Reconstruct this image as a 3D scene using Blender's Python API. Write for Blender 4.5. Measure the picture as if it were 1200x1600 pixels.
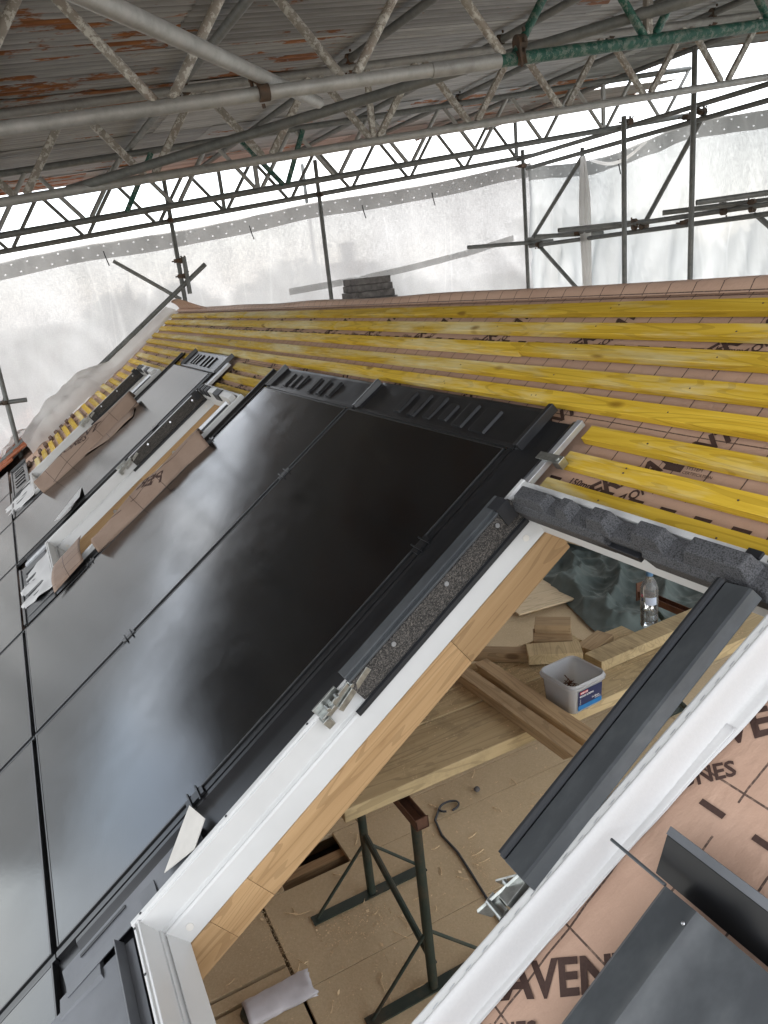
import bpy, bmesh, math, random
from mathutils import Matrix, Vector, noise

for o in list(bpy.data.objects):
    bpy.data.objects.remove(o)
SC = bpy.context.scene
COL = SC.collection
rnd = random.Random(7)

# ------------------------------------------------------------------ camera
cam_d = bpy.data.cameras.new('camera')
cam = bpy.data.objects.new('camera', cam_d)
COL.objects.link(cam)
_r = ((0.45491459654308286, 0.8845951170902461, -0.10268489991894064),
      (0.22510919741043833, -0.22578840884266999, -0.9478108691458786),
      (-0.8616139269374059, 0.4080576837291163, -0.3018449397538826))
cam.matrix_world = Matrix(((_r[0][0], -_r[1][0], -_r[2][0], 1.6427094),
                           (_r[0][1], -_r[1][1], -_r[2][1], -1.1649509),
                           (_r[0][2], -_r[1][2], -_r[2][2], 0.4801477),
                           (0, 0, 0, 1)))
cam_d.sensor_width = 36
cam_d.sensor_fit = 'AUTO'
cam_d.lens = 1155 / 1600 * 36
cam_d.clip_start = 0.02
cam_d.clip_end = 2000
SC.camera = cam

# ------------------------------------------------------------------ world, sun, exposure
W = bpy.data.worlds.new("World")
SC.world = W
W.use_nodes = True
wn, wl = W.node_tree.nodes, W.node_tree.links
wn.clear()
SUN_EL, SUN_ROT = math.radians(40), math.radians(-50)
sky = wn.new('ShaderNodeTexSky'); sky.sky_type = 'NISHITA'; sky.sun_disc = False
sky.sun_elevation = SUN_EL; sky.sun_rotation = SUN_ROT
tc = wn.new('ShaderNodeTexCoord')
cn = wn.new('ShaderNodeTexNoise'); cn.inputs['Scale'].default_value = 3.2; cn.inputs['Detail'].default_value = 7; cn.inputs['Roughness'].default_value = 0.55
cr = wn.new('ShaderNodeValToRGB'); cr.color_ramp.elements[0].position = 0.36; cr.color_ramp.elements[1].position = 0.62
cr.color_ramp.elements[0].color = (0.34, 0.34, 0.34, 1)
mx = wn.new('ShaderNodeMixRGB'); mx.inputs[2].default_value = (7.9, 7.95, 8.0, 1)
bg = wn.new('ShaderNodeBackground'); bg.inputs['Strength'].default_value = 0.085
wo = wn.new('ShaderNodeOutputWorld')
wl.new(tc.outputs['Generated'], cn.inputs['Vector']); wl.new(cn.outputs['Fac'], cr.inputs[0])
wl.new(cr.outputs[0], mx.inputs[0]); wl.new(sky.outputs[0], mx.inputs[1]); wl.new(mx.outputs[0], bg.inputs['Color'])
wl.new(bg.outputs[0], wo.inputs[0])

sun_d = bpy.data.lights.new('sun', 'SUN'); sun_d.energy = 1.5; sun_d.angle = math.radians(35); sun_d.color = (1, 0.96, 0.9)
sun = bpy.data.objects.new('sun', sun_d); COL.objects.link(sun)
_sd = Vector((math.sin(SUN_ROT) * math.cos(SUN_EL), math.cos(SUN_ROT) * math.cos(SUN_EL), math.sin(SUN_EL)))
sun.rotation_euler = (-_sd).to_track_quat('-Z', 'Y').to_euler()

SC.view_settings.view_transform = 'Standard'
SC.view_settings.look = 'None'
SC.view_settings.gamma = 1
SC.view_settings.exposure = 2.45
SC.cycles.max_bounces = 10
SC.cycles.diffuse_bounces = 5
SC.cycles.glossy_bounces = 4
SC.cycles.transparent_max_bounces = 16
SC.cycles.caustics_reflective = False
SC.cycles.caustics_refractive = False

# ------------------------------------------------------------------ frames
PITCH = math.radians(35)
MROOF = Matrix.Rotation(PITCH, 4, 'X')       # roof coordinates (u along the ridge, v up the slope, w out of it) to world


def rp(u, v, w=0.0):
    return MROOF @ Vector((u, v, w))


# ------------------------------------------------------------------ mesh helper
class MB:
    def __init__(s):
        s.v = []; s.f = []

    def box(s, x0, x1, y0, y1, z0, z1):
        b = len(s.v)
        s.v += [Vector(p) for p in ((x0, y0, z0), (x1, y0, z0), (x1, y1, z0), (x0, y1, z0), (x0, y0, z1), (x1, y0, z1), (x1, y1, z1), (x0, y1, z1))]
        s.f += [[b + i for i in q] for q in ((0, 3, 2, 1), (4, 5, 6, 7), (0, 1, 5, 4), (1, 2, 6, 5), (2, 3, 7, 6), (3, 0, 4, 7))]
        return s

    def bar(s, p, q, w, h, up=(0, 0, 1)):
        p, q, up = Vector(p), Vector(q), Vector(up)
        d = (q - p).normalized(); a = d.cross(up).normalized(); c = a.cross(d)
        b = len(s.v)
        for e in (p, q):
            for i, j in ((-1, -1), (1, -1), (1, 1), (-1, 1)):
                s.v.append(e + a * (i * w / 2) + c * (j * h / 2))
        s.f += [[b + i for i in k] for k in ((0, 1, 2, 3), (7, 6, 5, 4), (0, 4, 5, 1), (1, 5, 6, 2), (2, 6, 7, 3), (3, 7, 4, 0))]
        return s

    def tube(s, p, q, r, n=14, cap=True, r2=None, hollow=False):
        p, q = Vector(p), Vector(q)
        d = (q - p).normalized(); a = d.orthogonal().normalized(); c = d.cross(a)
        b = len(s.v); r2 = r if r2 is None else r2
        for e, rr in ((p, r), (q, r2)):
            for i in range(n):
                t = 2 * math.pi * i / n
                s.v.append(e + (a * math.cos(t) + c * math.sin(t)) * rr)
        for i in range(n):
            j = (i + 1) % n
            s.f.append([b + i, b + j, b + n + j, b + n + i])
        if hollow:
            b2 = len(s.v)
            for e, ee in ((p, p + d * .06), (q, q - d * .06)):
                for pos, rr in ((e, r * .84), (ee, r * .84)):
                    for i in range(n):
                        t = 2 * math.pi * i / n
                        s.v.append(pos + (a * math.cos(t) + c * math.sin(t)) * rr)
            for k in range(2):
                o0 = b + k * n; o1 = b2 + 2 * k * n; o2 = o1 + n
                for i in range(n):
                    j = (i + 1) % n
                    s.f.append([o0 + i, o0 + j, o1 + j, o1 + i]); s.f.append([o1 + i, o1 + j, o2 + j, o2 + i])
                s.f.append([o2 + i for i in range(n)])
        elif cap:
            s.f.append([b + i for i in range(n)][::-1]); s.f.append([b + n + i for i in range(n)])
        return s

    def path(s, pts, r, n=8):
        pts = [Vector(p) for p in pts]
        b = len(s.v); pa = None
        for k, p in enumerate(pts):
            d = (pts[min(k + 1, len(pts) - 1)] - pts[max(k - 1, 0)]).normalized()
            a = d.orthogonal().normalized() if pa is None else (pa - d * pa.dot(d)).normalized()
            pa = a; c = d.cross(a)
            for i in range(n):
                t = 2 * math.pi * i / n
                s.v.append(p + (a * math.cos(t) + c * math.sin(t)) * r)
        for k in range(len(pts) - 1):
            for i in range(n):
                j = (i + 1) % n
                s.f.append([b + k * n + i, b + k * n + j, b + (k + 1) * n + j, b + (k + 1) * n + i])
        s.f.append([b + i for i in range(n)][::-1]); s.f.append([b + (len(pts) - 1) * n + i for i in range(n)])
        return s

    def prism(s, prof, t0, t1, axis='y', cap=True):
        """profile points (a,b); axis y -> (a, t, b); axis x -> (t, a, b); axis z -> (a, b, t)"""
        b = len(s.v); n = len(prof)
        for t in (t0, t1):
            for a, c in prof:
                s.v.append(Vector((a, t, c) if axis == 'y' else (t, a, c) if axis == 'x' else (a, c, t)))
        for i in range(n):
            j = (i + 1) % n
            s.f.append([b + i, b + j, b + n + j, b + n + i])
        if cap:
            s.f.append([b + i for i in range(n)][::-1]); s.f.append([b + n + i for i in range(n)])
        return s

    def lathe(s, prof, n=20, c=(0, 0, 0)):
        b = len(s.v); c = Vector(c)
        for r, z in prof:
            for i in range(n):
                t = 2 * math.pi * i / n
                s.v.append(c + Vector((r * math.cos(t), r * math.sin(t), z)))
        for k in range(len(prof) - 1):
            for i in range(n):
                j = (i + 1) % n
                s.f.append([b + k * n + i, b + k * n + j, b + (k + 1) * n + j, b + (k + 1) * n + i])
        return s

    def grid(s, fn, nu, nv, skip=None):
        b = len(s.v)
        for j in range(nv + 1):
            for i in range(nu + 1):
                s.v.append(Vector(fn(i / nu, j / nv)))
        for j in range(nv):
            for i in range(nu):
                if skip and skip((i + .5) / nu, (j + .5) / nv):
                    continue
                k = b + j * (nu + 1) + i
                s.f.append([k, k + 1, k + nu + 2, k + nu + 1])
        return s

    def quad(s, a, b_, c, d):
        b = len(s.v); s.v += [Vector(a), Vector(b_), Vector(c), Vector(d)]; s.f.append([b, b + 1, b + 2, b + 3]); return s

    def mesh(s, name, base=Vector((0, 0, 0)), smooth=False, angle=35):
        me = bpy.data.meshes.new(name)
        base = Vector(base)
        me.from_pydata([tuple(p - base) for p in s.v], [], s.f)
        bm = bmesh.new(); bm.from_mesh(me)
        bmesh.ops.recalc_face_normals(bm, faces=bm.faces)
        bm.to_mesh(me); bm.free()
        if smooth:
            me.polygons.foreach_set('use_smooth', [True] * len(me.polygons))
            me.set_sharp_from_angle(angle=math.radians(angle))
        me.update()
        return me


def link(name, me, m, parent=None, bevel=0.0, solid=0.0):
    if m is not None and not me.materials:
        me.materials.append(m)
    o = bpy.data.objects.new(name, me)
    COL.objects.link(o)
    if parent is not None:
        o.parent = parent
    if solid:
        md = o.modifiers.new('solid', 'SOLIDIFY'); md.thickness = solid; md.offset = 0
    if bevel:
        md = o.modifiers.new('bevel', 'BEVEL'); md.width = bevel; md.segments = 2; md.limit_method = 'ANGLE'; md.angle_limit = math.radians(50)
    return o


class Thing:
    """an Empty at the base of a thing; parts are given in roof ('r') or world ('w') coordinates"""
    def __init__(s, name, label, cat, base, space='w', group=None, kind=None):
        s.base = Vector(base); s.space = space
        s.o = bpy.data.objects.new(name, None); COL.objects.link(s.o)
        s.o.empty_display_size = .1
        s.o.matrix_world = (MROOF @ Matrix.Translation(s.base)) if space == 'r' else Matrix.Translation(s.base)
        s.o['label'] = label
        if cat: s.o['category'] = cat
        if group: s.o['group'] = group
        if kind: s.o['kind'] = kind

    def part(s, name, mb, m, parent=None, smooth=False, bevel=0.0, solid=0.0, label=None, kind=None, angle=35):
        o = link(name, mb.mesh(name, s.base, smooth, angle), m, parent or s.o, bevel, solid)
        if label: o['label'] = label
        if kind: o['kind'] = kind
        return o


def solo(name, label, cat, mb, m, base, space='w', group=None, kind=None, smooth=False, bevel=0.0, solid=0.0, angle=35):
    base = Vector(base)
    o = link(name, mb.mesh(name, base, smooth, angle), m, None, bevel, solid)
    o.matrix_world = (MROOF @ Matrix.Translation(base)) if space == 'r' else Matrix.Translation(base)
    o['label'] = label
    if cat: o['category'] = cat
    if group: o['group'] = group
    if kind: o['kind'] = kind
    return o


# ------------------------------------------------------------------ materials
class NT:
    def __init__(s, name):
        s.m = bpy.data.materials.new(name); s.m.use_nodes = True
        s.t = s.m.node_tree; s.n = s.t.nodes; s.l = s.t.links
        s.n.clear()
        s.out = s.n.new('ShaderNodeOutputMaterial')
        s.tc = s.n.new('ShaderNodeTexCoord'); s.oi = s.n.new('ShaderNodeObjectInfo')

    def new(s, typ, **kw):
        nd = s.n.new(typ)
        for k, v in kw.items():
            if k in nd.inputs: nd.inputs[k].default_value = v
            else: setattr(nd, k, v)
        return nd

    def ln(s, a, b): s.l.new(a, b)

    def coords(s, scale=(1, 1, 1), rand=True):
        mp = s.new('ShaderNodeMapping'); mp.inputs['Scale'].default_value = scale
        s.ln(s.tc.outputs['Object'], mp.inputs['Vector'])
        if rand:
            ml = s.new('ShaderNodeMath', operation='MULTIPLY'); ml.inputs[1].default_value = 37.0
            s.ln(s.oi.outputs['Random'], ml.inputs[0])
            s.ln(ml.outputs[0], mp.inputs['Location'])
        return mp.outputs[0]

    def noise(s, scale, stretch=(1, 1, 1), detail=4, rough=.55, rand=True, dist=0):
        nd = s.new('ShaderNodeTexNoise'); nd.inputs['Scale'].default_value = scale; nd.inputs['Detail'].default_value = detail; nd.inputs['Roughness'].default_value = rough
        nd.inputs['Distortion'].default_value = dist
        s.ln(s.coords(stretch, rand), nd.inputs['Vector'])
        return nd.outputs['Fac']

    def ramp(s, fac, stops):
        r = s.new('ShaderNodeValToRGB'); e = r.color_ramp.elements
        while len(e) < len(stops): e.new(0.5)
        for i, (p, c) in enumerate(stops):
            e[i].position = p; e[i].color = (*c, 1) if len(c) == 3 else c
        s.ln(fac, r.inputs[0]); return r.outputs[0]

    def mix(s, fac, a, b, blend='MIX'):
        m_ = s.new('ShaderNodeMixRGB'); m_.blend_type = blend
        for sock, v in ((m_.inputs[0], fac), (m_.inputs[1], a), (m_.inputs[2], b)):
            if hasattr(v, 'is_output'): s.ln(v, sock)
            elif isinstance(v, (int, float)): sock.default_value = v
            else: sock.default_value = (*v, 1)
        return m_.outputs[0]

    def math(s, op, a, b=None):
        m_ = s.new('ShaderNodeMath', operation=op)
        for i, v in enumerate((a, b)):
            if v is None: continue
            if hasattr(v, 'is_output'): s.ln(v, m_.inputs[i])
            else: m_.inputs[i].default_value = v
        return m_.outputs[0]

    def bsdf(s, color, rough=.5, metal=0.0, spec=.5, bump=None, bstr=.2, bdist=.01, **kw):
        b = s.new('ShaderNodeBsdfPrincipled')
        for k, v in (('Base Color', color), ('Roughness', rough), ('Metallic', metal), ('Specular IOR Level', spec)):
            if hasattr(v, 'is_output'): s.ln(v, b.inputs[k])
            elif isinstance(v, (int, float)): b.inputs[k].default_value = v
            else: b.inputs[k].default_value = (*v, 1)
        for k, v in kw.items():
            b.inputs[k].default_value = v
        if bump is not None:
            bp = s.new('ShaderNodeBump'); bp.inputs['Strength'].default_value = bstr; bp.inputs['Distance'].default_value = bdist
            s.ln(bump, bp.inputs['Height']); s.ln(bp.outputs[0], b.inputs['Normal'])
        s.ln(b.outputs[0], s.out.inputs[0])
        s.b = b
        return s.m


def plain(name, c, rough=.5, metal=0.0, spec=.5, var=.12, scale=30, bump=0.0, stretch=(1, 1, 1)):
    t = NT(name)
    n1 = t.noise(scale, stretch, 5)
    lo = tuple(x * (1 - var) for x in c); hi = tuple(min(1, x * (1 + var)) for x in c)
    col = t.ramp(n1, [(.3, lo), (.7, hi)])
    return t.bsdf(col, rough, metal, spec, bump=n1 if bump else None, bstr=bump, bdist=.002)


def timber(name, c_lo, c_hi, axis=0, grain=22, rough=.75, pale=None, knots=True, dirt=0.0):
    """wood with grain along one local axis, knots and (optional) pale worn patches"""
    t = NT(name)
    st = [1, 1, 1]; st[axis] = .045
    n1 = t.noise(grain * 1.6, tuple(st), 6, .65, dist=.6)
    st2 = [1, 1, 1]; st2[axis] = .09
    wv = t.new('ShaderNodeTexNoise'); wv.inputs['Scale'].default_value = 9; wv.inputs['Detail'].default_value = 2
    t.ln(t.coords(tuple(st2)), wv.inputs['Vector'])
    rings = t.math('FRACT', t.math('MULTIPLY', wv.outputs['Fac'], 16.0))
    col = t.ramp(n1, [(.25, c_lo), (.72, c_hi)])
    dark = tuple(x * .62 for x in c_lo)
    col = t.mix(t.math('MULTIPLY', t.math('GREATER_THAN', rings, .78), .38), col, dark)
    if pale:
        st3 = [1, 1, 1]; st3[axis] = .16
        pf = t.ramp(t.noise(7, tuple(st3), 5, .7), [(.48, (0, 0, 0)), (.68, (.8, .8, .8))])
        col = t.mix(pf, col, pale)
    if knots:
        st4 = [1, 1, 1]; st4[axis] = .45
        vo = t.new('ShaderNodeTexVoronoi'); vo.inputs['Scale'].default_value = 6.5
        t.ln(t.coords(tuple(st4)), vo.inputs['Vector'])
        kf = t.ramp(vo.outputs['Distance'], [(.07, (1, 1, 1)), (.12, (0, 0, 0))])
        col = t.mix(t.math('MULTIPLY', kf, .75), col, tuple(x * f for x, f in zip(c_lo, (.38, .3, .28))))
    if dirt:
        df = t.ramp(t.noise(5, (1, 1, 1), 6, .7), [(.5, (0, 0, 0)), (.7, (dirt, dirt, dirt))])
        col = t.mix(df, col, tuple(x * .45 for x in c_lo))
    hsv = t.new('ShaderNodeHueSaturation')
    t.ln(col, hsv.inputs['Color'])
    t.ln(t.math('ADD', t.math('MULTIPLY', t.oi.outputs['Random'], .3), .85), hsv.inputs['Value'])
    return t.bsdf(hsv.outputs[0], rough, spec=.25, bump=n1, bstr=.35, bdist=.002)


m_batten = timber('yellow_batten', (.43, .255, .012), (.66, .445, .050), 0, 26, .7, pale=(.68, .61, .38))
m_pine = timber('pine_timber', (.34, .205, .095), (.48, .315, .165), 1, 20, .65)
m_pine_x = timber('treated_timber_cross', (.34, .23, .12), (.52, .38, .22), 0, 20, .75, dirt=.4)
m_plank = timber('treated_plank', (.38, .285, .15), (.54, .42, .24), 1, 18, .75, dirt=.5)
m_oldwood = timber('old_batten_wood', (.09, .05, .035), (.16, .10, .07), 0, 20, .85)
m_rafter = timber('rafter_wood', (.30, .19, .10), (.42, .28, .15), 1, 16, .8)


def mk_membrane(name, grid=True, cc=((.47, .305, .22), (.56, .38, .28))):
    t = NT(name)
    n1 = t.noise(3.0, (1, 1, 1), 5, .6, rand=False)
    col = t.ramp(n1, [(.3, cc[0]), (.7, cc[1])])
    sx = t.new('ShaderNodeSeparateXYZ'); t.ln(t.tc.outputs['Object'], sx.inputs[0])
    fine = t.noise(420, (1, 1, 1), 2, .5, rand=False)
    col = t.mix(t.math('MULTIPLY', fine, .18), col, (.22, .12, .09))
    if grid:
        def lines(sock, off, pitch, half):
            f = t.math('FRACT', t.math('DIVIDE', t.math('SUBTRACT', sock, off), pitch))
            d = t.math('MULTIPLY', t.math('ABSOLUTE', t.math('SUBTRACT', f, .5)), pitch)
            return t.math('GREATER_THAN', d, pitch / 2 - half)
        lu = lines(sx.outputs[0], .947, .0905, .0017)
        # the lines up the slope break off beside the printed rows
        fv = t.math('FRACT', t.math('DIVIDE', t.math('SUBTRACT', sx.outputs[1], -.530), .477))
        gap = t.math('GREATER_THAN', fv, .13)
        lu = t.math('MULTIPLY', lu, gap)
        lv = t.math('MAXIMUM', lines(sx.outputs[1], -.452, .477, .0017), lines(sx.outputs[1], -.77, .477, .0017))
        g = t.math('MAXIMUM', lu, lv)
        worn = t.ramp(t.noise(160, (1, 1, 1), 2, .5, rand=False), [(.3, (.55, .55, .55)), (.5, (.9, .9, .9))])
        col = t.mix(t.math('MULTIPLY', g, worn), col, (.055, .035, .03))
    wr = t.noise(9, (1, .35, 1), 4, .5, rand=False)
    return t.bsdf(col, .62, spec=.3, bump=t.math('ADD', wr, t.math('MULTIPLY', t.noise(31, (1, .5, 1), 4, .6, rand=False), .35)), bstr=.6, bdist=.016)


m_memb = mk_membrane('roof_membrane')
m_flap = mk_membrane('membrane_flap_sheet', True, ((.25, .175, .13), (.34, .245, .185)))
t = NT('membrane_print')
m_print = t.bsdf(t.mix(t.math('MULTIPLY', t.noise(300, (1, 1, 1), 2), .4), (.045, .028, .024), (.16, .09, .07)), .65, spec=.2)

# solar glass: black, glossy, faint orange peel
t = NT('solar_glass')
nz = t.noise(190, (1, 1, 1), 2, .5)
nz2 = t.noise(26, (1, 1, 1), 2, .5)
sm = t.ramp(t.noise(5, (1, 1, 1), 6, .65), [(.4, (.12, .12, .12)), (.75, (.19, .19, .19))])
hgt = t.math('ADD', t.math('MULTIPLY', nz, .5), t.math('MULTIPLY', nz2, .45))
m_glass = t.bsdf((.0035, .0035, .004), sm, 0, .5, bump=hgt, bstr=.032, bdist=.006, IOR=1.65)
m_panelframe = plain('panel_edge', (.02, .02, .021), .3, .0, .6)
m_black = plain('black_plastic', (.011, .011, .012), .34, 0, .5, .3, 24, .12)
m_blackmetal = plain('black_coated_metal', (.012, .012, .013), .3, 0, .5, .2, 10)
t = NT('anthracite_metal')
sm = t.ramp(t.noise(9, (1, .5, 1), 5, .7), [(.45, (.3, .3, .3)), (.62, (.46, .46, .46))])
cl = t.ramp(t.noise(7, (1, .6, 1), 5, .7), [(.45, (.046, .050, .054)), (.58, (.064, .069, .073)), (.72, (.095, .099, .102))])
m_anth = t.bsdf(cl, sm, 0.0, .5)
m_greyflash = plain('grey_flashing', (.13, .135, .145), .48, .2, .5, .15, 8)
m_silver = plain('silver_strip', (.55, .56, .58), .38, .7, .5, .1, 20)
m_flashsilver = plain('flashing_sheen', (.013, .013, .014), .27, 0, .6, .2, 14)
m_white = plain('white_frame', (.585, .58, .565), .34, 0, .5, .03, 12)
m_paper = plain('white_breather_paper', (.56, .55, .54), .8, 0, .2, .02, 200, .15)
m_card = plain('white_card', (.66, .63, .58), .7, 0, .3, .06, 20)
t = NT('speckled_foam')
vo = t.new('ShaderNodeTexVoronoi'); vo.inputs['Scale'].default_value = 420; t.ln(t.coords(), vo.inputs['Vector'])
m_foam = t.bsdf(t.ramp(vo.outputs['Color'], [(.25, (.03, .028, .026)), (.6, (.075, .07, .066)), (.85, (.15, .135, .12))]), .85, spec=.2, bump=vo.outputs['Distance'], bstr=.5, bdist=.002)
t = NT('grey_foam_block')
vo = t.new('ShaderNodeTexVoronoi'); vo.inputs['Scale'].default_value = 330; t.ln(t.coords(), vo.inputs['Vector'])
m_epp = t.bsdf(t.ramp(vo.outputs['Distance'], [(.2, (.10, .10, .105)), (.6, (.062, .062, .066)), (.85, (.03, .03, .03))]), .7, spec=.3, bump=vo.outputs['Distance'], bstr=-.4, bdist=.003)
m_zinc = plain('zinc_hinge', (.42, .43, .41), .32, .9, .5, .3, 60, .2)
m_screw = plain('screw_metal', (.45, .45, .46), .3, .9)
m_gasket = plain('black_gasket', (.016, .017, .02), .5)


def steel(name, c1, c2, rust=.0, rough=.5, metal=.35, spots=0.0, sc=(.42, .40, .36)):
    t = NT(name)
    n1 = t.noise(14, (1, 1, 1), 6, .7)
    col = t.ramp(n1, [(.3, c1), (.7, c2)])
    if spots:
        col = t.mix(t.ramp(t.noise(34, (1, 1, 1), 5, .75), [(.50, (0, 0, 0)), (.55, (spots, spots, spots))]), col, sc)
    if rust:
        col = t.mix(t.ramp(t.noise(7, (1, 1, 1), 6, .7), [(.5, (0, 0, 0)), (.68, (rust, rust, rust))]), col, (.16, .065, .025))
    hsv = t.new('ShaderNodeHueSaturation'); t.ln(col, hsv.inputs['Color'])
    t.ln(t.math('ADD', t.math('MULTIPLY', t.oi.outputs['Random'], .3), .85), hsv.inputs['Value'])
    return t.bsdf(hsv.outputs[0], rough, metal, .4, bump=n1, bstr=.15, bdist=.002)


m_galv = steel('galvanised_tube', (.30, .295, .28), (.46, .455, .44), .12, .5, .25)
m_galvdull = steel('dull_scaffold_tube', (.13, .135, .13), (.23, .235, .225), .1, .55, .25)
m_worn = steel('worn_white_lattice', (.24, .21, .175), (.36, .33, .29), .35, .6, .1, .85, (.60, .58, .53))
m_green = steel('green_painted_lattice', (.008, .062, .045), (.02, .12, .085), .1, .5, 0, .3)
m_rust = steel('rusty_coupler', (.06, .045, .035), (.13, .095, .07), .6, .75, .2)
m_trestle = steel('dark_green_trestle', (.018, .028, .022), (.035, .048, .036), .25, .55, .1)
m_rustrail = steel('rusty_rail', (.09, .04, .025), (.15, .075, .045), .7, .75, .1)

# corrugated sheet: weathered zinc with rust bands along the sheet
def mk_corr(nm_, lo_, share_):
    t = NT(nm_)
    n1 = t.noise(5, (3.2, .25, 1), 7, .75)
    col = t.ramp(n1, [(.28, (.25, .25, .25)), (.5, (.40, .40, .405)), (.72, (.58, .58, .58))])
    n3 = t.noise(2.2, (2.4, .5, 1), 6, .72)
    rf = t.ramp(n3, [(lo_, (0, 0, 0)), (lo_ + .035, (.95, .95, .95))])
    rk = t.math('LESS_THAN', t.math('FRACT', t.math('MULTIPLY', t.oi.outputs['Random'], 7.3)), share_)
    col = t.mix(t.math('MULTIPLY', rf, rk), col, t.ramp(t.noise(40, (1, .2, 1), 5), [(.3, (.17, .048, .012)), (.7, (.42, .155, .038))]))
    n4 = t.noise(3.1, (3, .3, 1), 6, .7)
    col = t.mix(t.ramp(n4, [(.56, (0, 0, 0)), (.7, (.6, .6, .6))]), col, (.52, .52, .49))
    hsv = t.new('ShaderNodeHueSaturation'); t.ln(col, hsv.inputs['Color'])
    t.ln(t.math('ADD', t.math('MULTIPLY', t.oi.outputs['Random'], .5), .72), hsv.inputs['Value'])
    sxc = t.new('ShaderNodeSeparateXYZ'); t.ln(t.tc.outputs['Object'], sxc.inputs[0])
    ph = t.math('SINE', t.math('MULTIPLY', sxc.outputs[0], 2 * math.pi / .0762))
    furrow_shade = t.ramp(t.math('ADD', t.math('MULTIPLY', ph, .5), .5), [(.3, (0, 0, 0)), (.95, (.45, .45, .45))])  # furrow shading painted as darker stripes that follow the corrugation
    return t.bsdf(t.mix(furrow_shade, hsv.outputs[0], (.07, .062, .052)), .55, .1, .4)


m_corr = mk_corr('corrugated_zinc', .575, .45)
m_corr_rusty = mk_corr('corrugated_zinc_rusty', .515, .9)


def mk_net(name, white, transp, dots=False, weave=True):
    t = NT(name)
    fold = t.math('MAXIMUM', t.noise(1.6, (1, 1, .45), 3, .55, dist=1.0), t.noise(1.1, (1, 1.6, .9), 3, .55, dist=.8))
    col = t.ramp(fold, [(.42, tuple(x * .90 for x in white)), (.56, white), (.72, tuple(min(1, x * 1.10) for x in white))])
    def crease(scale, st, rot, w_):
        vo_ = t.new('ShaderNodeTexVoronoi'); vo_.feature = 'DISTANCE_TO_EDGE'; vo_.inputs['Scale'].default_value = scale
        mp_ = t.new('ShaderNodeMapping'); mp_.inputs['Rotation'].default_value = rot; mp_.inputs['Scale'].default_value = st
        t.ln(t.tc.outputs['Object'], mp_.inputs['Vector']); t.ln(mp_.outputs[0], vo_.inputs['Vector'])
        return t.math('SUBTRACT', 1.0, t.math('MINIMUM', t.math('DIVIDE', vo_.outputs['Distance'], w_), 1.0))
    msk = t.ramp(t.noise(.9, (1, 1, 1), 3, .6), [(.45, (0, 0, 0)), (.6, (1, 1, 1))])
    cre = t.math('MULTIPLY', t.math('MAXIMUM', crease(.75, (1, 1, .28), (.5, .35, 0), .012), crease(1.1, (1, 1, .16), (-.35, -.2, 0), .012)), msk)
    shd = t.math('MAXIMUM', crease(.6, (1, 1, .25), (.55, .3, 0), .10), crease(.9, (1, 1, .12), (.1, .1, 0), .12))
    col = t.mix(t.math('MULTIPLY', shd, .22), col, tuple(x * .5 for x in white))  # cloth folds and creases, with their light and shade put into the colour
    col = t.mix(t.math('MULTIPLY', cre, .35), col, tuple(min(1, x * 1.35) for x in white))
    trn = t.new('ShaderNodeBsdfTranslucent'); t.ln(col, trn.inputs[0])
    dif = t.new('ShaderNodeBsdfDiffuse'); t.ln(col, dif.inputs[0])
    mx1 = t.new('ShaderNodeMixShader'); mx1.inputs[0].default_value = .32
    t.ln(trn.outputs[0], mx1.inputs[1]); t.ln(dif.outputs[0], mx1.inputs[2])
    tr0 = t.new('ShaderNodeBsdfTransparent')
    rf0 = t.new('ShaderNodeBsdfRefraction'); rf0.inputs['IOR'].default_value = 1.045; rf0.inputs['Roughness'].default_value = .40
    tr = t.new('ShaderNodeMixShader'); tr.inputs[0].default_value = 0 if dots else .62
    t.ln(tr0.outputs[0], tr.inputs[1]); t.ln(rf0.outputs[0], tr.inputs[2])
    mx2 = t.new('ShaderNodeMixShader')
    fac = t.ramp(t.noise(2.3, (1, 1, 1), 6, .65), [(.3, (transp * .75,) * 3), (.7, (transp * 1.25,) * 3)])
    if weave:
        wv = t.noise(150, (1, .2, 1), 1, .5); wv2 = t.noise(150, (1, 1, .15), 1, .5); 
        fac = t.math('ADD', fac, t.math('MULTIPLY', t.math('SUBTRACT', t.math('MAXIMUM', wv, wv2), .55), .45))
        fac = t.math('MAXIMUM', fac, .01)
    if dots:
        sx = t.new('ShaderNodeUVMap'); sp = t.new('ShaderNodeSeparateXYZ'); t.ln(sx.outputs[0], sp.inputs[0])
        row = t.math('FLOOR', t.math('MULTIPLY', sp.outputs[1], 2.0))
        fx = t.math('SUBTRACT', t.math('FRACT', t.math('ADD', sp.outputs[0], t.math('MULTIPLY', row, .5))), .5)
        fy = t.math('SUBTRACT', t.math('FRACT', t.math('MULTIPLY', sp.outputs[1], 2.0)), .5)
        dd = t.math('ADD', t.math('POWER', t.math('MULTIPLY', fx, .16), 2.0), t.math('POWER', t.math('MULTIPLY', fy, .10), 2.0))
        fac = t.math('MAXIMUM', fac, t.math('LESS_THAN', dd, .00011))
    t.ln(fac, mx2.inputs[0]); t.ln(mx1.outputs[0], mx2.inputs[1]); t.ln(tr.outputs[0], mx2.inputs[2])
    t.ln(mx2.outputs[0], t.out.inputs[0])
    return t.m


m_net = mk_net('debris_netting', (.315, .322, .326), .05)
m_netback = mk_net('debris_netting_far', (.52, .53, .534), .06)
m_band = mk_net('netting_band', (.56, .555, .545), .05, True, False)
m_drape = mk_net('draped_netting', (.93, .91, .885), .14)

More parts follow.
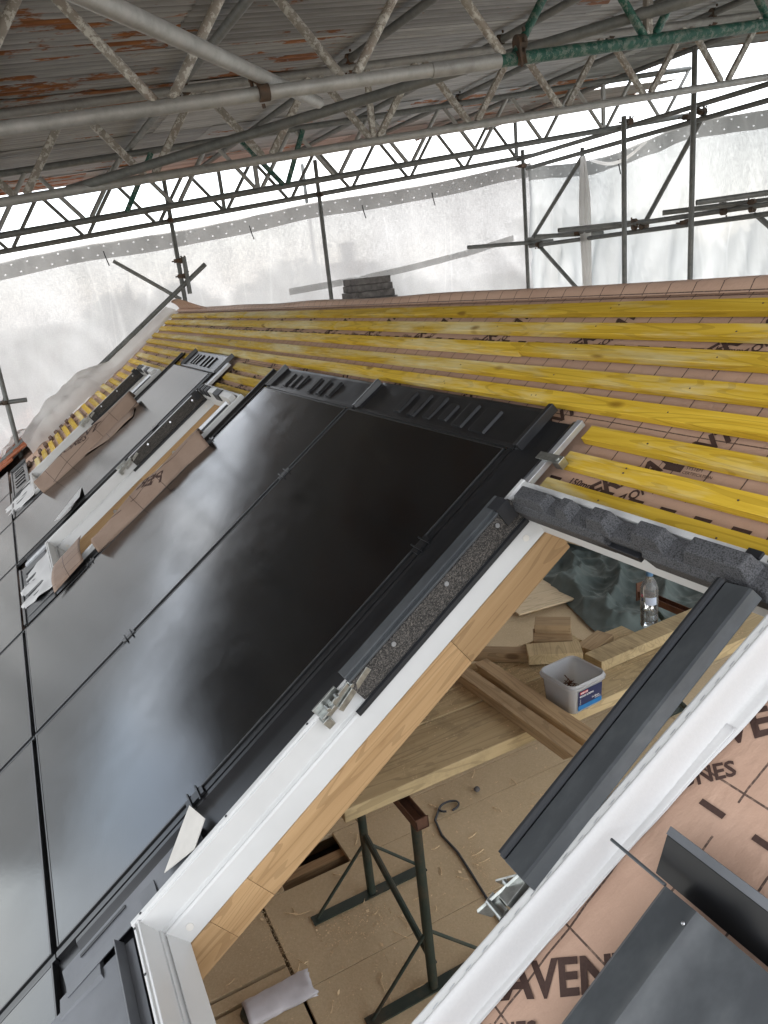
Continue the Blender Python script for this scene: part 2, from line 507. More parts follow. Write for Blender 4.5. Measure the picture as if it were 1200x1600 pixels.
t = NT('chipboard')
n1 = t.noise(120, (1, 1, 1), 5, .75); n2 = t.noise(3, (1, 1, 1), 4, .6)
col = t.mix(.5, t.ramp(n1, [(.3, (.40, .305, .185)), (.7, (.63, .495, .32))]), t.ramp(n2, [(.3, (.47, .36, .22)), (.7, (.60, .47, .305))]))
vo = t.new('ShaderNodeTexVoronoi'); vo.inputs['Scale'].default_value = 160; t.ln(t.coords(), vo.inputs['Vector'])
col = t.mix(t.ramp(vo.outputs['Color'], [(.82, (0, 0, 0)), (.9, (.55, .55, .55))]), col, (.60, .48, .32))
m_chip = t.bsdf(col, .85, spec=.2, bump=n1, bstr=.4, bdist=.003)
m_sawdust = plain('sawdust', (.68, .52, .32), .9, 0, .1, .2, 90)
m_ply = timber('plywood_face', (.55, .42, .26), (.68, .55, .37), 1, 8, .7, knots=False)
m_ply2 = timber('plywood_face_knotted', (.52, .38, .23), (.62, .48, .31), 1, 8, .7)
t = NT('green_tarp')
n1 = t.noise(6, (1, 1, 1), 6, .65); nf = t.noise(240, (1, 1, 1), 2)
m_tarp = t.bsdf(t.ramp(n1, [(.3, (.085, .108, .10)), (.7, (.125, .15, .14))]), .68, spec=.25, bump=n1, bstr=.25, bdist=.015)
m_cable = plain('grey_cable', (.035, .037, .042), .5)
m_steelblade = plain('steel_bits', (.35, .36, .38), .35, .9)
m_yellow = plain('yellow_level', (.62, .42, .02), .45)


def clear_plastic(name, tint, fac, rough=.12):
    t = NT(name)
    gl = t.new('ShaderNodeBsdfGlossy'); gl.inputs['Roughness'].default_value = rough
    tr = t.new('ShaderNodeBsdfTransparent'); tr.inputs[0].default_value = (*tint, 1)
    tl = t.new('ShaderNodeBsdfTranslucent'); tl.inputs[0].default_value = (.92, .93, .94, 1)
    df = t.new('ShaderNodeBsdfDiffuse'); df.inputs[0].default_value = (.92, .93, .94, 1)
    m0 = t.new('ShaderNodeMixShader'); m0.inputs[0].default_value = .5; t.ln(tl.outputs[0], m0.inputs[1]); t.ln(df.outputs[0], m0.inputs[2])
    m1 = t.new('ShaderNodeMixShader'); m1.inputs[0].default_value = fac; t.ln(tr.outputs[0], m1.inputs[1]); t.ln(m0.outputs[0], m1.inputs[2])
    fr = t.new('ShaderNodeFresnel'); fr.inputs[0].default_value = 1.5
    m2 = t.new('ShaderNodeMixShader'); t.ln(fr.outputs[0], m2.inputs[0]); t.ln(m1.outputs[0], m2.inputs[1]); t.ln(gl.outputs[0], m2.inputs[2])
    t.ln(m2.outputs[0], t.out.inputs[0])
    return t.m


m_tub = clear_plastic('cloudy_tub', (.98, .985, .99), .66, .2)
m_tubrim = clear_plastic('tub_rim', (.93, .94, .95), .72, .2)
m_pet = clear_plastic('clear_bottle', (.95, .965, .975), .16, .08)
m_water = clear_plastic('bottle_water', (.86, .90, .91), .05, .03)
m_cap = plain('blue_cap', (.10, .22, .38), .4)
m_lblue = plain('label_navy', (.012, .022, .085), .45)
m_lcyan = plain('label_blue', (.01, .16, .40), .45)
m_lred = plain('label_red', (.48, .03, .035), .45)
m_lwhite = plain('label_white', (.8, .8, .8), .5)
m_lpale = plain('label_pale', (.55, .62, .75), .5)
m_lpink = plain('label_pink', (.65, .16, .22), .5)
m_screwrust = plain('brown_screws', (.10, .035, .02), .5, .3)

t = NT('old_brick')
n1 = t.noise(8, (1, 1, 1), 6, .7)
br = t.new('ShaderNodeTexBrick'); br.inputs['Scale'].default_value = 1.0
br.inputs['Brick Width'].default_value = .225; br.inputs['Row Height'].default_value = .075; br.inputs['Mortar Size'].default_value = .006
br.inputs['Color1'].default_value = (.30, .15, .10, 1); br.inputs['Color2'].default_value = (.22, .11, .08, 1); br.inputs['Mortar'].default_value = (.35, .32, .28, 1)
mp = t.new('ShaderNodeMapping'); mp.inputs['Rotation'].default_value = (math.pi / 2, 0, 0)
t.ln(t.tc.outputs['Object'], mp.inputs['Vector']); t.ln(mp.outputs[0], br.inputs['Vector'])
m_brick = t.bsdf(t.mix(t.math('MULTIPLY', n1, .3), br.outputs['Color'], (.35, .28, .24)), .85, spec=.2)
m_pinkbrick = plain('pale_red_brick', (.16, .085, .07), .85, 0, .2, .3, 16, .3)
m_darkbrick = plain('sooty_brick', (.15, .14, .135), .85, 0, .2, .4, 14, .3)
m_pot = plain('chimney_pot_clay', (.13, .125, .12), .8, 0, .2, .15, 8)
m_tile = plain('red_clay_tile', (.34, .115, .055), .8, 0, .25, .35, 12, .25)
m_grass = plain('yard_ground', (.135, .13, .115), .95, 0, .1, .4, .4)
m_bark = plain('tree_bark', (.09, .065, .045), .9, 0, .1, .3, 9, .4)
m_leaf = plain('tree_leaf', (.05, .095, .028), .6, 0, .3, .5, 2)
m_leaf2 = plain('tree_leaf_pale', (.075, .11, .04), .6, 0, .3, .5, 2)

# ================================================================== SETTING: ground and house shell
mb = MB(); mb.quad((-600, -600, -7.5), (600, -600, -7.5), (600, 600, -7.5), (-600, 600, -7.5))
g = solo('ground', 'pale bare ground far below the scaffold', None, mb, m_grass, (0, 0, -7.5), kind='structure')
mb = MB()
mb.box(-6.55, -6.30, -2.60, 5.0, -7.5, -2.0); mb.box(-6.30, 3.2, -2.60, -2.35, -7.5, -2.0)
mb.box(2.95, 3.2, -2.35, 5.0, -7.5, -2.0); mb.box(-6.30, 2.95, 4.75, 5.0, -7.5, -2.0)
solo('house_wall', 'brick walls of the house below the loft', None, mb, m_brick, (0, 0, 0), kind='structure')

# ---- loft floor: chipboard panels, each its own piece
ZF = -1.9
fl = Thing('floor', 'dusty chipboard floor of the loft', None, (0, 0, ZF), kind='structure')
pieces = [(-.84, -.37, -.735, 1.55), (-1.04, -.84, -.33, 1.55), (-1.04, -.84, -.735, -.63),
          (-1.04, -.51, -2.3, -.745), (-.497, -.445, -2.3, -.745), (-.432, .2, -2.3, -.745), (-.37, .2, -.735, 1.55)]
xs = [-6.28, -5.84, -5.24, -4.64, -4.04, -3.44, -2.84, -2.24, -1.64, -1.04]
for i in range(len(xs) - 1):
    ys = [-2.3, -.2 + .8 * (i % 2), 2.0 + .6 * (i % 2), 4.7]
    for j in range(3): pieces.append((xs[i], xs[i + 1], ys[j], ys[j + 1]))
for x in (-1.04, -.44): pieces += [(x, x + (.6 if x < -1 else .64), 1.55, 3.2), (x, x + (.6 if x < -1 else .64), 3.2, 4.7)]
for x in (.2, .8, 1.4, 2.0): pieces += [(x, x + .6, -2.3, 1.0), (x, x + .6, 1.0, 4.7)]
for x0, x1, y0, y1 in pieces:
    e = .0016
    fl.part('chipboard_panel', MB().box(x0 + e, x1 - e, y0 + e, y1 - e, ZF - .022, ZF + rnd.uniform(-.0006, .0008)), m_chip, bevel=.0012)
for x in (-6.0, -5.4, -4.8, -4.2, -3.6, -3.0, -2.4, -1.8, -1.25, -.93, -.6, 0, .6, 1.2, 1.8, 2.4):
    fl.part('joist', MB().box(x - .024, x + .024, -2.3, 4.7, ZF - .24, ZF - .0225), m_rafter)
mb = MB(); mb.box(-6.28, 2.9, -2.3, 4.7, ZF - .5, ZF - .3)
fl.part('ceiling_below', mb, m_oldwood)

# ================================================================== ROOF (roof coordinates)
WMEM, WBAT = -.045, -.02
WINS = {1: (.18, -.09), 2: (-3.03, -.09), 3: (-5.30, -.09)}
WW, WH = .78, 1.36
roof = Thing('roof', 'battened roof slope covered in pink brown membrane', None, (0, 0, 0), 'r', kind='structure')
UL, UR, VB, VT = -6.56, 3.3, -3.3, .685


def in_win(u, v, e=.0):
    for L, T in WINS.values():
        if L + .02 - e < u < L + WW - .065 + e and T - WH + .015 - e < v < T - .02 + e: return True
    return False


ucuts = sorted(set([UL, UR] + [x for L, T in WINS.values() for x in (L + .02, L + WW - .065)]))
vcuts = sorted(set([VB, VT] + [x for L, T in WINS.values() for x in (T - WH + .015, T - .02)]))


def subdiv(c, step):
    r_ = []
    for a, b in zip(c, c[1:]):
        n = max(1, int(round((b - a) / step)))
        r_ += [a + (b - a) * i / n for i in range(n)]
    return r_ + [c[-1]]


us, vs = subdiv(ucuts, .09), subdiv(vcuts, .047)
mb = MB()
idx = {}


def sag(u, v):
    # the sheet dips a little between the battens and rolls over the ridge
    s = -.006 * (.5 + .5 * math.cos(2 * math.pi * (v - .591) / .0935 + math.pi)) if v < .6 else 0
    return WMEM - .003 + s * .6 + .004 * noise.noise(Vector((u * 3, v * 6, 0)))


for j, v in enumerate(vs):
    for i, u in enumerate(us):
        idx[i, j] = len(mb.v); mb.v.append(Vector((u, v, sag(u, v))))
for j in range(len(vs) - 1):
    for i in range(len(us) - 1):
        if not in_win((us[i] + us[i + 1]) / 2, (vs[j] + vs[j + 1]) / 2):
            mb.f.append([idx[i, j], idx[i + 1, j], idx[i + 1, j + 1], idx[i, j + 1]])
roof.part('membrane', mb, m_memb, smooth=True)
# the sheet lapped over the ridge
mb = MB()


def ridge_fold(a, b):
    u = UL + (UR - UL) * a
    w = .010 * noise.noise(Vector((u * 1.3, 3.1, 0)))
    pts = [(.655, -.035), (.690, -.022 + w), (.712, -.03 + w), (.735, -.075), (.76, -.16)]
    k = min(int(b * 4), 3); f = b * 4 - k
    p, q = pts[k], pts[k + 1]
    return (u, p[0] + (q[0] - p[0]) * f, p[1] + (q[1] - p[1]) * f)


mb.grid(ridge_fold, 80, 8)
roof.part('ridge_membrane', mb, m_memb, smooth=True, angle=80)
# rafters, ridge board
for u in (-6.4, -5.95, -5.45, -4.43, -3.75, -3.12, -2.17, -1.6, -1.1, -.6, -.1, 1.04, 1.5, 2.1, 2.7, 3.2):
    roof.part('rafter', MB().box(u - .024, u + .024, VB, .65, -.155, -.058), m_rafter)
roof.part('ridge_board', MB().box(UL, UR, .655, .685, -.26, -.075), m_rafter)

# battens
BV = [.591, .4985, .4045, .308, .217, .1205, .0285, -.062]
LEFT = {0: -6.60, 1: -6.56, 2: -6.50, 3: -6.50, 4: -6.46, 5: -6.27, 6: -6.29, 7: -6.34}


def batten(u0, u1, v, jit=True):
    dv = rnd.uniform(-.002, .002) if jit else 0
    dw = rnd.uniform(-.0012, .0012)
    n = max(2, int((u1 - u0) / .22)); mb_ = MB()
    ph = rnd.uniform(0, 50)
    b = 0
    for k in range(n + 1):
        u = u0 + (u1 - u0) * k / n
        o = .0022 * noise.noise(Vector((u * .8, ph, 0))); o2 = .0014 * noise.noise(Vector((u * 1.1, ph, 9)))
        for dy, dz in ((-.0235, WMEM + .003), (.0235, WMEM + .003), (.0235, WBAT), (-.0235, WBAT)):
            mb_.v.append(Vector((u, v + dv + dy + o, dz + dw + o2)))
    for k in range(n):
        for i in range(4):
            j = (i + 1) % 4
            mb_.f.append([4 * k + i, 4 * k + j, 4 * (k + 1) + j, 4 * (k + 1) + i])
    mb_.f.append([0, 1, 2, 3]); mb_.f.append([4 * n + i for i in (3, 2, 1, 0)])
    return roof.part('batten', mb_, m_batten, bevel=.0018)


joints = [(-3.9, .62), (-2.05, 1.9), (-4.6, -.35), (-3.4, 1.25), (-4.9, .75)]
for r, v in enumerate(BV):
    if r < 5:
        c = [LEFT[r] + rnd.uniform(-.03, .03), *joints[r], UR - .05]
        for a, b in zip(c, c[1:]): batten(a, b - .003, v)
    elif r < 8:
        batten(LEFT[r], -4.27, v)
        batten(-2.99, -2.13, v)
        batten(.205, 1.9 + .3 * r - 1.5, v); batten(1.9 + .3 * r - 1.497, UR - .05, v)
lefts = [-6.27, -6.24, -6.30, -6.41, -6.33, -6.28, -6.36, -6.30, -6.25, -6.20, -6.17, -6.10, -6.02, -5.94]
for k in range(14):
    v = -.1555 - .0935 * k
    batten(lefts[k], -5.335 - (.02 if k > 10 else 0), v)

nl = MB()
for r, v in enumerate(BV):
    for u in (-3.12, -2.4, -1.6, -1.1, -.6, -.1, .4, .72, 1.04, 1.5, 2.1, 2.7):
        if r >= 5 and u < .3: continue
        for d in (0, .012) if rnd.random() < .3 else (0,):
            uu, vv_ = u + rnd.uniform(-.012, .012) + d, v + rnd.uniform(-.01, .01)
            nl.lathe([(0, .0010), (.0022, .0010), (.0026, 0)], 7, (uu, vv_, WBAT + .0004))
roof.part('batten_nails', nl, m_rust, kind='stuff')

# print on the membrane: dashes, 150mm, PERMAVENT / ALL ZONES on the diagonal
font_cache = {}


def text_mesh(txt, size, bold=.0, align='LEFT'):
    key = (txt, size, bold, align)
    if key not in font_cache:
        cu = bpy.data.curves.new('t', 'FONT'); cu.body = txt; cu.size = size; cu.offset = bold; cu.align_x = align
        cu.resolution_u = 2
        o = bpy.data.objects.new('t', cu); COL.objects.link(o)
        dg = bpy.context.evaluated_depsgraph_get()
        me = bpy.data.meshes.new_from_object(o.evaluated_get(dg))
        font_cache[key] = ([v.co.copy() for v in me.vertices], [list(p.vertices) for p in me.polygons])
        bpy.data.objects.remove(o); bpy.data.curves.remove(cu); bpy.data.meshes.remove(me)
    return font_cache[key]


def add_text(mb_, txt, size, mat4, bold=0.0, align='LEFT', drop=None):
    vv, ff = text_mesh(txt, size, bold, align)
    b = len(mb_.v); pts = [mat4 @ p for p in vv]
    mb_.v += pts
    for f in ff:
        if drop and any(drop(pts[i]) for i in f): continue
        mb_.f.append([b + i for i in f])


def covered(p):
    u, v = p.x, p.y
    if in_win(u, v, .008): return True
    if not (UL + .05 < u < UR - .1 and VB < v < .64): return True
    return False


for p in range(3): pass
pr = MB()
R45 = Matrix.Rotation(math.radians(47), 4, 'Z')
for iu in range(-14, 6):
    for iv in range(-1, 5):
        u0 = .945 + .50 * iu - .118; v0 = -.904 + .477 * iv - .126
        if iv == -1 and iu > 1: continue
        if -4.5 < u0 < .0 and v0 < -.25: continue
        o = Matrix.Translation((u0, v0, 0)) @ R45
        add_text(pr, 'PERMAVENT', .068, o, .0022, drop=covered)
        add_text(pr, 'ALL ZONES', .036, o @ Matrix.Translation((.03, -.055, 0)), .0010, drop=covered)
for iv in range(-1, 3):
    v0 = -.497 + .477 * iv
    for k in range(-75, 26):
        u0 = .947 + .0905 * k + .0445
        if covered(Vector((u0, v0, 0))) or covered(Vector((u0 + .045, v0, 0))): continue
        if (k % 6) == (4 if iv == 1 else 5):
            add_text(pr, '150mm', .028, Matrix.Translation((u0 - .02, v0 - .006, 0)), .0006, drop=covered)
        else:
            b = len(pr.v); pr.v += [Vector((u0, v0 - .005, 0)), Vector((u0 + .042, v0 - .005, 0)), Vector((u0 + .042, v0 + .005, 0)), Vector((u0, v0 + .005, 0))]
            pr.f.append([b, b + 1, b + 2, b + 3])
# certificate box
for u0 in (.455, 2.2, -3.0):
    for a, b_, c, d in ((u0, u0 + .135, .053, .0545), (u0, u0 + .135, .102, .1035), (u0, u0 + .0015, .053, .1035), (u0 + .1335, u0 + .135, .053, .1035), (u0 + .012, u0 + .062, .081, .1)):
        k = len(pr.v); pr.v += [Vector((a, c, 0)), Vector((b_, c, 0)), Vector((b_, d, 0)), Vector((a, d, 0))]; pr.f.append([k, k + 1, k + 2, k + 3])
    add_text(pr, 'SYSTEM', .013, Matrix.Translation((u0 + .068, .092, 0)))
    add_text(pr, 'CERTIFICATION', .011, Matrix.Translation((u0 + .066, .080, 0)))
    add_text(pr, 'CERTIFICATE No.', .012, Matrix.Translation((u0 + .018, .062, 0)))
for p in pr.v: p.z = sag(p.x, p.y) + .0016
roof.part('lettering', pr, m_print)

# ================================================================== SOLAR PANELS
PGRP = 'solar panels on the slope'


def panel(u0, u1, v0, v1, label, clamps=()):
    p = Thing('solar_panel', label, 'solar panel', (u0, v0, WBAT), 'r', PGRP)
    p.part('glass', MB().box(u0 + .006, u1 - .006, v0 + .006, v1 - .006, -.012, 0), m_glass)
    fr = MB()
    for a, b, c, d in ((u0, u1, v0, v0 + .0055), (u0, u1, v1 - .0055, v1), (u0, u0 + .0055, v0 + .0057, v1 - .0057), (u1 - .0055, u1, v0 + .0057, v1 - .0057)):
        fr.box(a, b, c, d, WBAT + .001, .0012)
    p.part('frame', fr, m_panelframe, bevel=.0008)
    for (u, v) in clamps:
        cl_ = MB(); cl_.box(u - .013, u + .013, v - .028, v + .028, -.004, .004)
        for dv in (-.014, .014): cl_.box(u - .030, u + .030, v + dv - .002, v + dv + .002, .0025, .0085)
        p.part('clamp', cl_, m_blackmetal)
    return p


P_V1, P_V0 = 0, -1.672
panel(-1.04, 0, P_V0, P_V1, 'dark solar panel reflecting black, next to the nearest open roof window', ((.015, -.36), (.015, -1.21)))
panel(-2.095, -1.065, P_V0, P_V1, 'solar panel with grey reflection between the dark panel and the middle roof window', ((-1.052, -.365), (-1.052, -1.203), (-2.108, -.40), (-2.108, -1.24)))
panel(-4.335, -3.25, P_V0, P_V1, 'solar panel reflecting white between the middle and farthest roof windows', ((-3.237, -.5), (-3.237, -1.2)))
lv1, lv0 = -1.690, -3.30
panel(.03, 1.08, lv0, lv1, 'solar panel corner below the near window, at the bottom edge of the picture')
panel(-1.04, 0, lv0, lv1, 'lower solar panel directly below the dark panel, along the left edge of the picture')
panel(-2.095, -1.065, lv0, lv1, 'lower solar panel below the one with the grey reflection')
panel(-3.235, -2.12, lv0, lv1, 'lower solar panel below the middle roof window')
panel(-4.335, -3.26, lv0, lv1, 'lower solar panel below the panel reflecting white')
panel(-5.41, -4.36, lv0, lv1, 'lower solar panel below the farthest roof window')
panel(-6.46, -5.435, lv0, lv1, 'farthest lower solar panel beside the clay tiles')

# black support trays and gutters under the panels, visible in the seams
tray = Thing('mounting_tray', 'black plastic tray under the solar panels, seen in the seams', 'mounting tray', (-1, -1, WBAT), 'r')
for a, b in ((-2.13, .03), (-4.36, -3.22)):
    tray.part('tray_sheet', MB().box(a, b, -1.70, .0, WBAT + .0003, WBAT + .0026), m_black)
tray.part('tray_sheet', MB().box(.0303, 1.1, -1.70, -1.46, WBAT + .0003, WBAT + .0026), m_black)
tray.part('tray_sheet', MB().box(-6.48, 1.1, -3.32, -1.7003, WBAT + .0004, WBAT + .0028), m_black)
for u in (-1.0525, -2.108, -3.237, .0145, -4.349):
    mb = MB(); mb.prism([(u - .011, WBAT + .0027), (u + .011, WBAT + .0027), (u + .009, -.0035), (u - .009, -.0035)], -1.68, .004)
    tray.part('seam_rail', mb, m_blackmetal)
for u in (-1.0525, -2.108, .0145, -3.248, -4.348, -5.422):
    mb = MB(); mb.prism([(u - .011, WBAT + .003), (u + .011, WBAT + .003), (u + .009, -.0035), (u - .009, -.0035)], -3.30, -1.684)
    tray.part('seam_rail', mb, m_blackmetal)


# top flashings with pressed ribs
def top_flashing(u0, u1, v0, v1, label, m, ribs=(), rail_l=True, rail_r=True):
    f = Thing('top_flashing', label, 'flashing', (u0, v0, -.01), 'r', 'ribbed flashings above the panels')
    def surf(a, b):
        u = u0 + (u1 - u0) * a; v = v0 + (v1 - v0) * b
        return (u, v, -.0065 - .004 * b + .002 * noise.noise(Vector((u * 9, v * 14, 2))) + (.0022 if b < .07 else 0))
    mb_ = MB(); mb_.grid(surf, 36, 10)
    f.part('sheet', mb_, m, smooth=True, solid=.0025)
    for (a, b, c, d) in ribs:
        ua = u0 + (u1 - u0) * a; ub = u0 + (u1 - u0) * b; va = v0 + (v1 - v0) * c; vb = v0 + (v1 - v0) * d
        r_ = MB(); r_.prism([(ua, -.0075), (ua + .006, .0015), (ub - .006, .0015), (ub, -.0075)], va, vb)
        f.part('rib', r_, m, bevel=.0015)
    for on, u in ((rail_l, u0), (rail_r, u1)):
        if on:
            r_ = MB(); r_.prism([(u - .012, -.012), (u - .010, .012), (u + .008, .014), (u + .013, -.012)], v0 + .003, v1 + .006)
            f.part('side_rail', r_, m_blackmetal, bevel=.002)
    f.part('lower_lip', MB().box(u0 + .01, u1 - .01, v0 - .004, v0 + .010, -.003, .0035), m_blackmetal, bevel=.001)
    return f


RB = [(.16, .20, .22, .78), (.24, .28, .22, .78), (.32, .36, .22, .8), (.47, .51, .2, .8), (.56, .61, .2, .78), (.67, .72, .2, .78)]
RB2 = [(.26, .31, .2, .85), (.36, .41, .18, .85), (.46, .51, .2, .85), (.55, .60, .25, .7), (.64, .70, .18, .8), (.74, .82, .16, .75)]
top_flashing(-.985, .045, .006, .160, 'smooth black ribbed flashing above the darkest solar panel', m_black, RB2, False, True)
top_flashing(-2.075, -1.000, .006, .152, 'black ribbed flashing above the solar panel with grey reflection', m_black, RB, True, True)
top_flashing(-4.12, -3.13, .012, .172, 'pale shining ribbed flashing above the panel reflecting white', m_flashsilver, RB, True, True)
top_flashing(-6.25, -5.02, -1.655, -1.475, 'pale ribbed flashing beside the clay tiles at the left edge', m_flashsilver, RB, True, True)

# side gutters beside the panels
def side_gutter(u0, u1, v0, v1, label, strip_side, sw=.018, vs0=None):
    f = Thing('side_gutter', label, 'gutter', (u0, v0, -.03), 'r', 'side gutters between panels and windows')
    prof = [(u0, -.004), (u0 + .012, -.004), (u0 + .03, -.014), (u0 + (u1 - u0) * .35, -.016), (u1 - .03, -.014), (u1 - .014, -.002), (u1, .002), (u1, -.0005), (u1 - .013, -.0045), (u1 - .028, -.017), (u0 + (u1 - u0) * .35, -.019), (u0 + .028, -.0165), (u0 + .011, -.0065), (u0, -.0065)]
    mb_ = MB(); mb_.prism(prof, v0, v1)
    f.part('channel', mb_, m_blackmetal, smooth=True, angle=25)
    if strip_side:
        a, b = (u1 + .002, u1 + .002 + sw) if strip_side > 0 else (u0 - .002 - sw, u0 - .002)
        f.part('silver_strip', MB().box(a, b, vs0 if vs0 is not None else v0, v1 + .006, -.014, .0035), m_silver, bevel=.001)
    return f


g1 = side_gutter(.030, .172, -1.62, .128, 'wide black gutter between the dark panel and the near window', 1, .019, -.10)
mb = MB(); mb.box(.150, .215, -.012, .012, .0045, .0075); mb.box(.213, .24, -.012, .012, -.018, .0075); mb.tube((.226, 0, .0075), (.226, 0, .0105), .006, 10)
g1.part('fixing_clip', mb, m_zinc, bevel=.001)
side_gutter(-3.215, -3.075, -1.62, .10, 'black gutter between the white reflecting panel and the middle window', 1, .05)
side_gutter(-2.245, -2.125, -1.66, .13, 'black gutter between the middle window and the grey reflecting panel', 0)
side_gutter(-4.50, -4.365, -1.66, .13, 'black gutter between the farthest window and the white reflecting panel', 0)
side_gutter(-5.45, -5.335, -1.40, -1.0, 'short black gutter beside the farthest window', 0)

# ================================================================== ROOF WINDOWS
WGRP = 'white roof window frames without sashes'


def roof_window(k, label, full=False):
    L, T = WINS[k]; Rr = L + WW; B = T - WH
    w = Thing('roof_window', label, 'roof window', (L, B, WMEM), 'r', WGRP)
    prof = [(0, -.100), (0, .014), (.004, .020), (.016, .020), (.018, .014), (.022, .014), (.030, -.040), (.038, -.044), (.040, -.050), (.042, -.044), (.046, -.050), (.062, -.100)]
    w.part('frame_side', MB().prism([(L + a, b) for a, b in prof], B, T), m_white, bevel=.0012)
    rs = MB().prism([(Rr - a, b) for a, b in prof], B, T)
    if full:                                       # this side tapers a little inwards towards the bottom
        for p in rs.v: p.x -= .080 * (T - p.y) / WH
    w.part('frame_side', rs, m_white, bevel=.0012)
    hp = [(0, -.099), (0, .012), (.004, .018), (.018, .018), (.020, .0), (.034, -.03), (.045, -.044), (.050, -.052), (.060, -.099)]
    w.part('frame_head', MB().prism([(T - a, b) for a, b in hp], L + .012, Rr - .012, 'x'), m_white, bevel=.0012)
    sp = [(0, -.099), (0, .012), (.003, .0185), (.009, .0185), (.010, .014), (.014, .014), (.015, .0185), (.020, .0185), (.023, -.036), (.027, -.036), (.030, -.050), (.034, -.044), (.050, -.099)]
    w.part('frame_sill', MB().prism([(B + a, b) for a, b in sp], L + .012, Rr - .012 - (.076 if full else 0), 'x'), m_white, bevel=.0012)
    # plugs over the frame screws, on the lower face of the left side
    for v in (T - .105, B + .075):
        c = Vector((L + .0535, v, -.074)); n_ = Vector((.95, 0, .30)).normalized()
        w.part('screw_cap', MB().tube(c, c + n_ * .0025, .0085, 16), m_card, smooth=True)
    # speckled insulation, gasket, hinge and metal cover along the left side
    v0, v1 = T - .66, T - .07
    w.part('insulation_strip', MB().prism([(L + .024, -.036), (L + .026, .030), (L + .046, .028), (L + .044, -.036)], v0, v1), m_foam, bevel=.002)
    w.part('gasket', MB().prism([(L + .038, -.045), (L + .044, -.036), (L + .052, -.038), (L + .053, -.050), (L + .046, -.052)], v0 - .035, v1), m_gasket)
    for i in range(3):
        c = Vector((L + .0455, T - .14 - .19 * i, .012))
        w.part('screw', MB().tube(c, c + Vector((.004, 0, .001)), .006, 12), m_screw, smooth=True)
    w.part('top_bracket', MB().box(L + .012, L + .052, v1 - .05, v1 - .012, -.01, .046), m_gasket)
    hg = MB()
    hv = T - .685
    hg.box(L + .012, L + .018, hv - .075, hv, .0, .038); hg.box(L + .018, L + .044, hv - .072, hv - .03, .016, .021)
    hg.bar((L + .03, hv - .07, .008), (L + .036, hv + .055, .024), .005, .022); hg.bar((L + .040, hv - .03, -.004), (L + .046, hv + .085, .02), .004, .016)
    hg.box(L + .02, L + .048, hv - .078, hv - .058, -.012, .014)
    for dv, dz in ((-.066, .01), (-.045, .028), (-.012, .03), (.03, .024)):
        hg.tube((L + .03, hv + dv, dz), (L + .05, hv + dv, dz), .0055, 10)
    w.part('hinge', hg, m_zinc, bevel=.0008)
    if full:
        cv = [(L - .006, .018), (L - .006, .040), (L - .003, .0425), (L + .034, .045), (L + .036, .043), (L + .036, .038), (L + .039, .038), (L + .040, .040), (L + .049, .039), (L + .050, .033), (L + .038, .031), (L + .001, .031), (L + .001, .018)]
        w.part('metal_cover', MB().prism(cv, v0 + .005, v1 - .01), m_anth, bevel=.0012)
        for i in range(5):
            w.part('lip_screw', MB().tube((L + .010, B + .03 + .27 * i, .0195), (L + .010, B + .03 + .27 * i, .0212), .0032, 10), m_gasket)
        for a in (.03, .16, .40):
            w.part('lip_screw', MB().tube((L + a, B + .006, .018), (L + a, B + .006, .0196), .0032, 10), m_gasket)
        # right hand sash cover, wide and dusty
        cr_ = [(Rr - .128, -.03), (Rr - .130, .026), (Rr - .126, .031), (Rr - .119, .031), (Rr - .117, .026), (Rr - .113, .026), (Rr - .111, .033), (Rr - .060, .044), (Rr - .055, .042), (Rr - .046, .022), (Rr - .047, .019), (Rr - .060, .038), (Rr - .110, .027), (Rr - .112, -.03)]
        rc = MB().prism(cr_, T - .675, T - .085)
        w.part('sash_cover', rc, m_anth, bevel=.0012)
        gk = MB().tube((Rr - .123, T - .672, .030), (Rr - .123, T - .083, .030), .0085, 10)
        w.part('round_gasket', gk, m_gasket, smooth=True)
        hg2 = MB(); a = Rr - .09; hv = T - .69
        hg2.box(a, a + .022, hv - .03, hv + .03, .0, .02); hg2.box(a - .028, a + .012, hv - .055, hv - .035, -.02, .0)
        hg2.bar((a - .03, hv - .07, -.02), (a + .02, hv + .03, .02), .006, .03); hg2.bar((a - .05, hv - .02, -.03), (a + .01, hv + .03, .0), .004, .02)
        for dv in (-.05, -.01): hg2.tube((a - .02, hv + dv, .004), (a + .022, hv + dv, .008), .005, 10)
        w.part('hinge', hg2, m_zinc, bevel=.0008)
        # head insulation: one bar with raised blocks, grey foam
        bar_ = MB()
        bar_.prism([(T - .022, -.006), (T - .024, .020), (T - .034, .024), (T - .074, .022), (T - .082, .004), (T - .070, -.046), (T - .052, -.046)], L + .045, L + .355, 'x')
        bar_.prism([(T - .022, -.006), (T - .024, .018), (T - .034, .021), (T - .066, .018), (T - .070, .004), (T - .056, -.046), (T - .050, -.046)], L + .3552, L + .46, 'x')
        bar_.prism([(T - .022, -.006), (T - .024, .020), (T - .034, .024), (T - .074, .022), (T - .082, .004), (T - .070, -.046), (T - .052, -.046)], L + .4602, L + .735, 'x')
        w.part('head_insulation', bar_, m_epp, bevel=.004)
